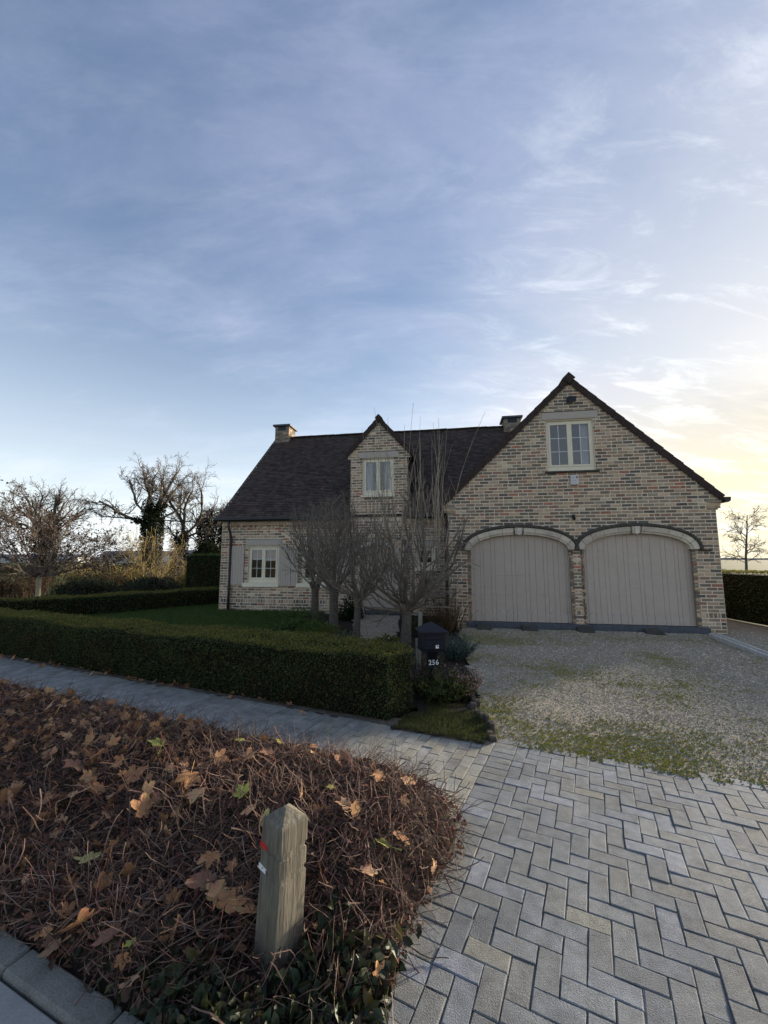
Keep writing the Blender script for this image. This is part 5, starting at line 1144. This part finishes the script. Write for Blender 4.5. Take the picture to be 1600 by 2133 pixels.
for k, (x, y, rx, rz_, lab, tn, nn, sz) in enumerate((
    (-2.35, 11.5, .75, .42, 'low mid green perennial mound under the second ground window', LOWT, 2600, .055),
    (-1.55, 9.6, .60, .30, 'bright green ground cover mound left of the pollard trunks', [(.08, .14, .03), (.11, .16, .035), (.065, .10, .026)], 2400, .05),
    (-2.1, 10.2, .65, .34, 'deep green fern like mound on the lawn edge', LOWT, 2400, .06),
    (-1.15, 9.05, .38, .34, 'yellow green mound between the two slim pollard trunks', [(.10, .10, .02), (.08, .09, .02), (.13, .12, .03)], 1300, .045),
    (-.85, 8.5, .50, .30, 'grey green mound at the foot of the slim pollard trunk', [(.10, .115, .065), (.13, .14, .08), (.08, .085, .05)], 1800, .04),
    (-.95, 12.0, .45, .75, 'dark glossy evergreen bush left of the front door', [(.018, .035, .010), (.025, .045, .012), (.012, .022, .008)], 2600, .06),
    (.0, 8.1, .34, .28, 'small broad leaved plant with yellowing leaves beside the big pollard', [(.13, .13, .03), (.06, .06, .03), (.03, .04, .02), (.16, .13, .03)], 420, .10),
    (.95, 9.6, .55, .5, 'tangled low shrub between the big pollard and the dry grasses', [(.05, .045, .025), (.07, .055, .03), (.03, .035, .016)], 2600, .05),
    (1.05, 8.4, .4, .24, 'low mossy ground cover behind the lavender', [(.05, .055, .02), (.07, .065, .025)], 1400, .04),
    (.72, 6.9, .32, .18, 'low straw green ground cover behind the mailbox', [(.10, .095, .045), (.07, .075, .03), (.12, .10, .05)], 1300, .035))):
    bush_dome('garden_plant', (x, y, 0), (rx, rx * .8, rz_), nn, lab, tn, sz, 'plant', 80 + k, core=False, shell=.85)

# ------------------------------------------------------------------ mailbox
mb = empty('mailbox', (.640, 5.62, 0), R(9), label='black post mounted mailbox with a pyramid roof and house number 256', cat='mailbox')
def bx(n_, x0, x1, y0, y1, z0, z1, m, c_=.005, par=mb):
    b = MB(); b.cbox(x0, x1, y0, y1, z0, z1, c_); return b.obj(n_, M[m], par)
body = bx('box', -.165, .165, -.15, .15, .535, .775, 'mailbox', .008)
b = MB(); z0 = .768; b.add([(-.20, -.185, z0), (.20, -.185, z0), (.20, .185, z0), (-.20, .185, z0), (-.20, -.185, z0 + .018), (.20, -.185, z0 + .018), (.20, .185, z0 + .018), (-.20, .185, z0 + .018), (-.02, -.005, .895), (.02, -.005, .895), (.02, .005, .895), (-.02, .005, .895)],
      [(3, 2, 1, 0), (0, 1, 5, 4), (1, 2, 6, 5), (2, 3, 7, 6), (3, 0, 4, 7), (4, 5, 9, 8), (5, 6, 10, 9), (6, 7, 11, 10), (7, 4, 8, 11), (8, 9, 10, 11)]); b.obj('roof', M['mailbox'], mb)
flap = bx('letter_flap', -.125, .125, -.163, -.151, .685, .738, 'mailbox', .004); bx('flap_rim', -.13, .13, -.172, -.164, .730, .744, 'mailbox', .003, flap)
bx('door_panel', -.135, .135, -.158, -.151, .555, .672, 'mailbox', .004); bx('bottom_rim', -.178, .178, -.163, .163, .518, .534, 'mailbox', .005)
b = MB(); pts = [(-.09, -.1605, .585), (-.04, -.1605, .60), (.0, -.1605, .625), (.04, -.1605, .615), (.07, -.1605, .64)]; b.tube(pts, .005, 5); b.tube([(.02, -.1605, .625), (.05, -.1605, .59), (.09, -.1605, .60)], .005, 5); b.obj('raised_horn', M['mailbox'], mb)
st = bx('sticker', .018, .062, -.1612, -.1595, .566, .612, 'digit', .0005); bx('sticker_print', .036, .043, -.1622, -.1614, .582, .598, 'alarmgrey', .0002, st)
b = MB(); b.tube([(0, 0, -.1), (0, 0, .40)], .045, 12); b.add([(-.045, -.045, .38), (.045, -.045, .38), (.045, .045, .38), (-.045, .045, .38), (-.085, -.085, .517), (.085, -.085, .517), (.085, .085, .517), (-.085, .085, .517)], [(0, 1, 5, 4), (1, 2, 6, 5), (2, 3, 7, 6), (3, 0, 4, 7)]); b.obj('post', M['mailbox'], mb)
pl = bx('number_plate', -.085, .11, -.060, -.052, .315, .400, 'plate', .003)
cu = bpy.data.curves.new('digits', 'FONT'); cu.body = '256'; cu.size = .092; cu.extrude = .0015; cu.space_character = 1.12; cu.offset = .0018; cu.align_x = 'CENTER'; cu.align_y = 'CENTER'
tmp = bpy.data.objects.new('tmp', cu); COL.objects.link(tmp); bpy.context.view_layer.update(); me = bpy.data.meshes.new_from_object(tmp.evaluated_get(bpy.context.evaluated_depsgraph_get())); bpy.data.objects.remove(tmp); me.name = 'digits'
me.transform(Matrix.Rotation(R(90), 4, 'X')); me.materials.clear(); me.materials.append(M['digit']); link('digits', me, pl, (.0125, -.0625, .357))
mb.scale = (.95, .95, .97); mb.location.z = .03
# stakes
for k, (x, y, h, tl, lab) in enumerate(((.52, 6.35, .93, .05, 'grey wooden stake leaning behind the mailbox'), (.50, 6.05, .60, -.02, 'short grey board standing left of the mailbox'))):
    o = empty('wooden_stake', (x, y, 0), .3, label=lab, cat='stake'); b = MB(); b.cbox(-.03, .03, -.014, .014, -.1, h, .004); s_o = b.obj('stake', M['oldwood'], o); o.rotation_euler = (0, tl, .3)
o = empty('garden_cane', (-.50, 8.75, 0), label='thin pale cane leaning on the slim pollard trunk', cat='cane'); b = MB(); b.tube([(.22, -.35, 0), (.10, -.15, .45), (.02, 0, 1.15)], .007, 6); b.obj('cane', M['oldwood'], o)
# rotten timber edging
gr = random.Random(9)
for k in range(7):
    f = k / 6; x = 1.05 + .05 * math.sin(k * 1.7) + .05 * f; y = 4.22 + f * 1.45; h = gr.uniform(.03, .10)
    o = empty('edging_log', (x, y, -.02), R(90) + gr.gauss(0, .12), label='rotten timber edging log beside the gravel, ' + ['nearest the paving', 'second from the paving', 'third from the paving', 'middle of the row', 'third from the back', 'second from the back', 'furthest back'][k], cat='edging', group='timber edging logs')
    b = MB(); n_ = 5
    for q in range(4): b.cbox(-.12 + q * .06, -.12 + q * .06 + gr.uniform(.05, .07), -.032 + gr.uniform(-.012, .012), .030 + gr.uniform(-.012, .012), -.05, h * gr.uniform(.35, 1.2), .010)
    b.obj('log', M['rotwood'], o)

# ------------------------------------------------------------------ planting bed in the foreground
BED = [(-9.0, 5.19), (-5.0, 3.46), (-1.77, 2.08), (-1.0, 1.75), (-.4, 1.49), (-.12, 1.40), (.02, 1.78), (.12, 2.02), (.25, 2.28), (.47, 2.60), (.54, 2.88), (.45, 3.16), (.12, 3.42), (-.8, 3.82), (-2.5, 4.53), (-5.1, 5.63), (-9.0, 7.3)]
KL = [(-9.0, 5.19), (-5.0, 3.46), (-1.77, 2.08), (-1.0, 1.75), (-.4, 1.49), (-.12, 1.40)]
def bed_h(P):
    P = np.asarray(P)[:, :2]; dk = edge_dist(P, KL, False); da = edge_dist(P, BED)
    return .195 * sstep(dk, .28, 1.1) * sstep(da, .0, .42) * (1 - .9 * np.exp(-((P[:, 0] + .49) ** 2 + (P[:, 1] - 1.88) ** 2) / .07)) + .025 * sstep(da, 0, .1) * sstep(np.hypot(P[:, 0] + .49, P[:, 1] - 1.88), .1, .3) + .028 * vnoise(P, 1.6, 2.0) * sstep(da, .05, .3)
grid_sheet('planting_bed', BED, .04, lambda P: bed_h(P) - .035 * (1 - sstep(edge_dist(P, BED), .02, .12)), M['soil'])
gg = np.random.default_rng(61)
P = sample_poly(60000, BED, gg); dcam = np.hypot(P[:, 0], P[:, 1]); P = P[gg.random(len(P)) < np.clip(2.6 / dcam, .12, 1) ** 1.5][:15000]
n = len(P); da = edge_dist(P, BED); z0 = bed_h(P) + .02; ns_ = 5
gx = np.array([[(bed_h(P + [.05, 0]) - bed_h(P - [.05, 0])) * 4, (bed_h(P + [0, .05]) - bed_h(P - [0, .05])) * 4]])[0].T
L = (.09 + .17 * gg.random(n)); a = gg.random(n) * 6.283; el = gg.normal(size=n) * .32 + .18
D = np.column_stack([np.cos(a) * np.cos(el), np.sin(a) * np.cos(el), np.sin(el)]); D[:, :2] -= gx * .5; D = norm(D)
pts = np.empty((n, ns_ + 1, 3)); pts[:, 0] = np.column_stack([P, z0 + .06 * gg.random(n)]); d = D
bend = gg.normal(size=(n, 3)) * .16
for i in range(ns_): d = norm(d + bend + gg.normal(size=(n, 3)) * .15 - np.array([0, 0, .03])); pts[:, i + 1] = pts[:, i] + d * (L / ns_)[:, None]
inb = in_poly(P, [(-.85, 1.55), (.10, 1.2), (.12, 1.95), (-.25, 1.98), (-.80, 1.95)])
endo = ~in_poly(pts[:, -1, :2], BED); keep = ~(endo & (gg.random(n) < np.where(pts[:, -1, 0] > 0, .35, .93))) & ~(inb & (gg.random(n) < .6)); pts = pts[keep]; n = len(pts)
rad = (.0010 + .0012 * gg.random(n) + .0030 * gg.random(n) ** 6)[:, None] * np.linspace(1, .6, ns_ + 1)[None]
V, F = tubes(list(zip(pts, rad)), 3)
TW = 2.0 * np.array([(.075, .045, .033), (.058, .034, .026), (.10, .068, .050), (.048, .031, .025), (.14, .10, .075), (.075, .030, .026)])
tn = np.repeat(TW[gg.choice(6, n, p=[.27, .25, .15, .18, .06, .09])] * (.7 + .6 * gg.random((n, 1))), ns_ * 3, 0)
link('bed_twigs', np_mesh('bed_twigs', V, F, M['bedtwig'], tn), kind='stuff')
# small leaf litter
n = 42000; P = sample_poly(n, BED, gg); C = np.column_stack([P, bed_h(P) + .015 + .065 * gg.random(n)]); Dl = norm(gg.normal(size=(n, 3)) * [1, 1, .6]); sz = .014 + .040 * gg.random(n) ** 3
V, F = leaf_quads(C, Dl, norm(rand_dirs(n, gg) + [0, 0, .8]), sz, sz * (.4 + .3 * gg.random(n)), .2)
LT = 1.75 * np.array([(.085, .040, .028), (.060, .033, .025), (.11, .056, .034), (.050, .030, .024), (.17, .095, .05), (.090, .030, .026), (.04, .045, .02)])
link('leaf_litter', np_mesh('leaf_litter', V, F, M['dryleaf'], LT[gg.choice(7, n, p=[.25, .24, .14, .2, .07, .06, .04])] * (.65 + .7 * gg.random((n, 1)))), kind='stuff')
# living green shoots around the post and at the back edge
def green(n, cx, cy, sx, sy, hmin, hmax, size, tones, name):
    P = np.column_stack([cx + gg.normal(size=n) * sx, cy + gg.normal(size=n) * sy]); P = P[in_poly(P, BED) & (np.hypot(P[:, 0] + .50, P[:, 1] - 1.94) > .14)]; n = len(P); C = np.column_stack([P, bed_h(P) * np.clip(np.hypot(P[:, 0] + .50, P[:, 1] - 1.88) / .3, .0, 1) + hmin + (hmax - hmin) * gg.random(n)]); Dl = norm(gg.normal(size=(n, 3)) + [0, -.2, .9]); Nn = norm(gg.normal(size=(n, 3)) * .7 + [0, -.7, .7]); sz = size * (.6 + .8 * gg.random(n)); Sd = norm(np.cross(Dl, Nn)); N2 = norm(np.cross(Sd, Dl)); Lc = sz[:, None]; Wc = Lc * .24
    V = np.stack([C - Dl * Lc * .5, C - Dl * Lc * .18 + Sd * Wc + N2 * Wc * .3, C + Dl * Lc * .18 + Sd * Wc * .9 + N2 * Wc * .3, C + Dl * Lc * .5 - N2 * Wc * .5, C + Dl * Lc * .18 - Sd * Wc * .9 + N2 * Wc * .3, C - Dl * Lc * .18 - Sd * Wc + N2 * Wc * .3, C - Dl * Lc * .18, C + Dl * Lc * .18], 1).reshape(-1, 3)
    b_ = np.arange(n)[:, None] * 8; q = np.concatenate([b_ + [1, 2, 7, 6], b_ + [6, 7, 4, 5], b_ + [0, 1, 6, 5], b_ + [2, 3, 4, 7]])
    t = np.array(tones)[gg.integers(0, len(tones), n)] * (.7 + .6 * gg.random((n, 1))); link(name, np_mesh(name, V, q, M['glossleaf'], np.tile(t, (4, 1))), kind='stuff')
GT = [(.022, .032, .014), (.030, .045, .018), (.018, .024, .012), (.045, .050, .018), (.016, .026, .012), (.08, .065, .02), (.05, .03, .018)]
green(2300, -.36, 1.72, .32, .15, .0, .10, .058, GT, 'low_ivy')
green(600, -.5, 3.6, 1.2, .16, .03, .10, .03, GT, 'edge_shoots'); green(260, -2.5, 4.4, .9, .15, .03, .1, .035, GT, 'edge_shoots')

# fallen leaves: lobed, curled, one object each
def lobed_leaf(seed, tone):
    r_ = random.Random(seed); lob = [(-100, .55), (-52, .86), (0, 1.0), (52, .88), (100, .55)]; outl = []
    cup, fold, tw = r_.choice([-1, 1]) * r_.uniform(.5, 1.5), r_.uniform(.2, .9), r_.uniform(-.9, .9)
    for k, (ang, ln) in enumerate(lob):
        ln *= r_.uniform(.85, 1.1)
        for da, f in ((-21, r_.uniform(.62, .78)), (-10, r_.uniform(.78, .9)), (0, 1.0), (10, r_.uniform(.76, .9)), (21, r_.uniform(.60, .76))): outl.append((ang + da, ln * f * r_.uniform(.93, 1.07)))
        if k < 4: outl.append((ang + 26, .64 * r_.uniform(.72, 1.15)))
    outl = [(-150, .22)] + outl + [(150, .22)]
    kc, ka = r_.choice([-1, 1, 1]) * r_.uniform(.3, 1.25), r_.random() * 3.14; ca, sa = math.cos(ka), math.sin(ka)
    def bendp(x, y):
        q = x * x + y * y; z = cup * q * .18 + fold * abs(x) * .35 + tw * x * y * .4 + .11 * math.sin(x * 7 + seed) * q + .09 * math.sin(y * 9 + seed * 2) * q
        u, v = x * ca + y * sa, -x * sa + y * ca; k_ = kc * (.5 + .5 * v); k_ = k_ if abs(k_) > .05 else .05; uu = math.sin(k_ * u) / k_; zb = (1 - math.cos(k_ * u)) / k_
        return (uu * ca - v * sa, uu * sa + v * ca, z * .6 + zb)
    V = [(0, 0, 0)]; mid = []; 
    P = [(math.sin(R(a)) * l, math.cos(R(a)) * l) for a, l in outl]
    V += [bendp(x * .5, y * .5) for x, y in P]; V += [bendp(x, y) for x, y in P]; n = len(P)
    F = [(0, 1 + i, 2 + i) for i in range(n - 1)] + [(1 + i, 1 + n + i, 2 + n + i, 2 + i) for i in range(n - 1)]
    b = len(V); V += [(-.018, -.0, .01), (.018, 0, .01), (.03, -.85, .05 + .2 * r_.random()), (.0, -.85, .05)]; F.append((b, b + 1, b + 2, b + 3))
    me = bpy.data.meshes.new('fallen_leaf'); me.from_pydata(V, [], F); at = me.attributes.new('tone', 'FLOAT_COLOR', 'FACE'); nf = len(F)
    at.data.foreach_set('color', np.array([(*[c_ * (.85 + .3 * r_.random()) for c_ in tone], 1) for _ in range(nf)], np.float32).ravel()); me.materials.append(M['dryleaf']); me.polygons.foreach_set('use_smooth', [True] * nf); me.update(); return me
BR = [(.50, .26, .12), (.42, .21, .095), (.56, .33, .17), (.33, .16, .08), (.47, .28, .16), (.27, .14, .09)]
brown = [lobed_leaf(100 + i, BR[i % 6]) for i in range(18)]
yel = [lobed_leaf(300 + i, [(.46, .46, .10), (.38, .35, .10), (.52, .46, .17)][i % 3]) for i in range(5)]
def put_leaf(me, x, y, s, lab, group, dz=.05, tilt=.55):
    z = float(bed_h(np.array([[x, y]]))[0]) if in_poly(np.array([[x, y]]), BED)[0] else 0.0
    o = link('fallen_leaf', me, None, (x, y, z + dz), label=lab, cat='leaf', group=group); o.scale = (s, s, s * random.uniform(.7, 1.3)); o.rotation_euler = (random.gauss(0, tilt), random.gauss(0, tilt), random.random() * 6.283); return o
# (x, y, size) seen one by one in the photograph
BIG = [(-.88, 2.20, .085), (-.80, 2.13, .075), (-.74, 2.08, .08), (-.92, 2.35, .06), (-.60, 2.06, .07), (-.18, 2.50, .055), (.10, 2.43, .06), (-.10, 2.18, .06), (-1.35, 2.02, .075), (-1.18, 1.95, .06), (-.52, 2.75, .075), (-.62, 2.35, .06), (-.78, 2.6, .06), (-1.18, 2.75, .07), (-1.3, 2.9, .085), (-1.55, 2.8, .09), (-1.75, 2.95, .08), (-2.05, 2.85, .085), (-2.2, 3.1, .09), (-1.0, 3.1, .07), (-.85, 3.15, .06), (-.35, 3.1, .06), (-.05, 2.9, .06), (-.5, 3.15, .055)]
ORD = ['nearest to', 'second nearest to', 'third nearest to', 'fourth nearest to', 'fifth nearest to', 'sixth nearest to', 'seventh nearest to', 'eighth nearest to', 'ninth nearest to', 'tenth nearest to', 'eleventh nearest to', 'twelfth nearest to', 'thirteenth nearest to']
BIG.sort(key=lambda q: math.hypot(q[0] + .455, q[1] - 2.03))
for k, (x, y, s) in enumerate(BIG):
    lab = 'large curled brown leaf on the bed, ' + (ORD[k] + ' the wooden post' if k < 12 else ORD[23 - k] + ' the left edge, behind the post')
    put_leaf(brown[k % 18], x, y, s * 1.4, lab, 'large brown leaves on the bed', .10, .5)
cnt = 0
for k in range(4000):
    if cnt >= 200: break
    x = random.uniform(-6.5, .3); y = random.uniform(1.5, 6.2)
    if not in_poly(np.array([[x, y]]), BED)[0]: continue
    pr = .75 if x < -1.2 - (y - 2.5) * .2 else .16
    if y > bed_back(x) - .25: pr *= .4
    if random.random() > pr: continue
    put_leaf(random.choice(brown), x, y, random.uniform(.045, .11), 'small dry brown leaf scattered among the twigs of the bed', 'brown leaves scattered in the bed', .085, .75); cnt += 1
for k, (x, y, s, lab) in enumerate(((-1.75, 3.35, .11, 'large yellow green leaf, biggest bright one in the middle of the bed'), (-1.68, 3.18, .085, 'pale green leaf just in front of the largest yellow green leaf'), (-1.62, 2.42, .10, 'yellow green leaf among brown leaves left of the wooden post'), (-1.15, 3.45, .075, 'pale yellow leaf near the back edge of the bed'), (-.85, 3.42, .07, 'green leaf beside brown leaves near the pavement edge'), (-.88, 2.72, .08, 'folded yellow leaf standing upright behind the wooden post'), (.02, 2.35, .09, 'olive yellow leaf to the right of the wooden post'), (-.70, 2.52, .085, 'olive leaf with a long stalk just left of the post top'), (-2.7, 3.9, .10, 'yellow green leaf near the left edge of the view'), (-.33, 2.78, .055, 'small green leaf between the post and the pavement'), (-1.08, 1.93, .04, 'small oval yellow leaf close to the kerb'))):
    put_leaf(yel[k % 5], x, y, s, lab, 'yellow green leaves on the bed', .085, .35)
# the rest of the leaf fall, past the three hundred that show largest
VV = []; FF = []; TT = []; nb = 0; k = 0
lm = [(np.array([v.co[:] for v in me.vertices]), [tuple(p.vertices) for p in me.polygons]) for me in brown]
while k < 1200:
    x = random.uniform(-6.5, .3); y = random.uniform(1.55, 6.2); pt = np.array([[x, y]])
    if not in_poly(pt, BED)[0] or random.random() > (.85 if x < -1.1 - (y - 2.3) * .2 else .14): continue
    v, f = lm[k % 18]; s_ = random.uniform(.030, .068); R3 = np.array(Matrix.Rotation(random.random() * 6.283, 3, 'Z') @ Matrix.Rotation(random.gauss(0, .8), 3, 'X') @ Matrix.Rotation(random.gauss(0, .8), 3, 'Y'))
    w = v @ R3.T * s_ + np.array([x, y, float(bed_h(pt)[0]) + random.uniform(.045, .09)]); c_ = np.array(BR[int(random.random() * 6)]) * random.uniform(.5, 1.05)
    for q in f:
        if len(q) == 3: FF.append((q[0] + nb, q[1] + nb, q[2] + nb)); TT.append(c_)
        else: FF.append((q[0] + nb, q[1] + nb, q[2] + nb)); FF.append((q[0] + nb, q[2] + nb, q[3] + nb)); TT += [c_, c_]
    VV.append(w); nb += len(v); k += 1
link('leaf_fall', np_mesh('leaf_fall', np.concatenate(VV), np.array(FF), M['dryleaf'], np.array(TT), smooth=True), kind='stuff')
for k in range(70):
    x = random.uniform(-8.5, -.8); y = sw_line(x) + random.gauss(-.02, .07) + .0
    put_leaf(random.choice(brown), x, y, random.uniform(.04, .075), 'brown leaf drifted along the foot of the front hedge', 'leaves along the hedge foot', .035, .5)

# ------------------------------------------------------------------ wooden post
po = empty('waymark_post', (-.466, 1.985, -.012), R(-40), label='weathered square wooden post with a red and a white mark standing in the bed', cat='post')
po.rotation_euler = (0, R(2.8), R(-40))
hw = .076; b = MB(); rings = [(-.1, hw * 1.03), (.10, hw * 1.01), (.25, hw), (.385, hw * .99), (.388, hw - .007), (.412, hw - .007), (.415, hw * .99), (.480, hw * .985), (.483, hw - .008), (.507, hw - .008), (.510, hw * .98), (.602, hw * .97), (.608, hw * .94), (.652, .008)]
V = []; F = []; pr = random.Random(2); SUB = 4
for z, h in rings:
    ring = []
    for e in range(4):
        c0 = [(-1, -1), (1, -1), (1, 1), (-1, 1)][e]; c1 = [(1, -1), (1, 1), (-1, 1), (-1, -1)][e]
        for q in range(SUB):
            f = q / SUB; x, y = c0[0] + (c1[0] - c0[0]) * f, c0[1] + (c1[1] - c0[1]) * f; k_ = .94 if q == 0 else 1
            w_ = .0012 if z < .6 else 0; ring.append((x * h * k_ + pr.gauss(0, w_), y * h * k_ + pr.gauss(0, w_), z + (pr.gauss(0, .002) if .6 < z < .63 else 0)))
    V += ring
nR = 4 * SUB
for i in range(len(rings) - 1):
    for q in range(nR): F.append((i * nR + q, i * nR + (q + 1) % nR, (i + 1) * nR + (q + 1) % nR, (i + 1) * nR + q))
F.append(tuple((len(rings) - 1) * nR + q for q in range(nR)))
b.add(V, F); b.obj('wood_shaft', M['wood'], po)
b = MB(); y_ = -hw + .0055; b.add([(-.080, y_, .482), (-.026, y_, .484), (-.028, y_, .50), (-.04, y_, .507), (-.080, y_, .509), (-.058, y_ + .0, .474)], [(5, 1, 2, 3, 4, 0)]); b.obj('red_mark', M['redmark'], po)
b = MB(); y_ = -hw + .0045; b.box(-.081, -.024, y_, y_ + .002, .388, .413); wmk = b.obj('white_mark', M['whitemark'], po)
b = MB(); b.add([(-.058, y_ - .001, .402), (-.048, y_ - .001, .408), (-.046, y_ - .001, .405), (-.056, y_ - .001, .399)], [(0, 1, 2, 3)]); b.box(-.0275, -.0255, y_ - .0012, y_ - .0005, .388, .408); b.box(-.0225, -.0205, y_ - .0012, y_ - .0005, .389, .407); b.obj('mark_print', M['black'], wmk)
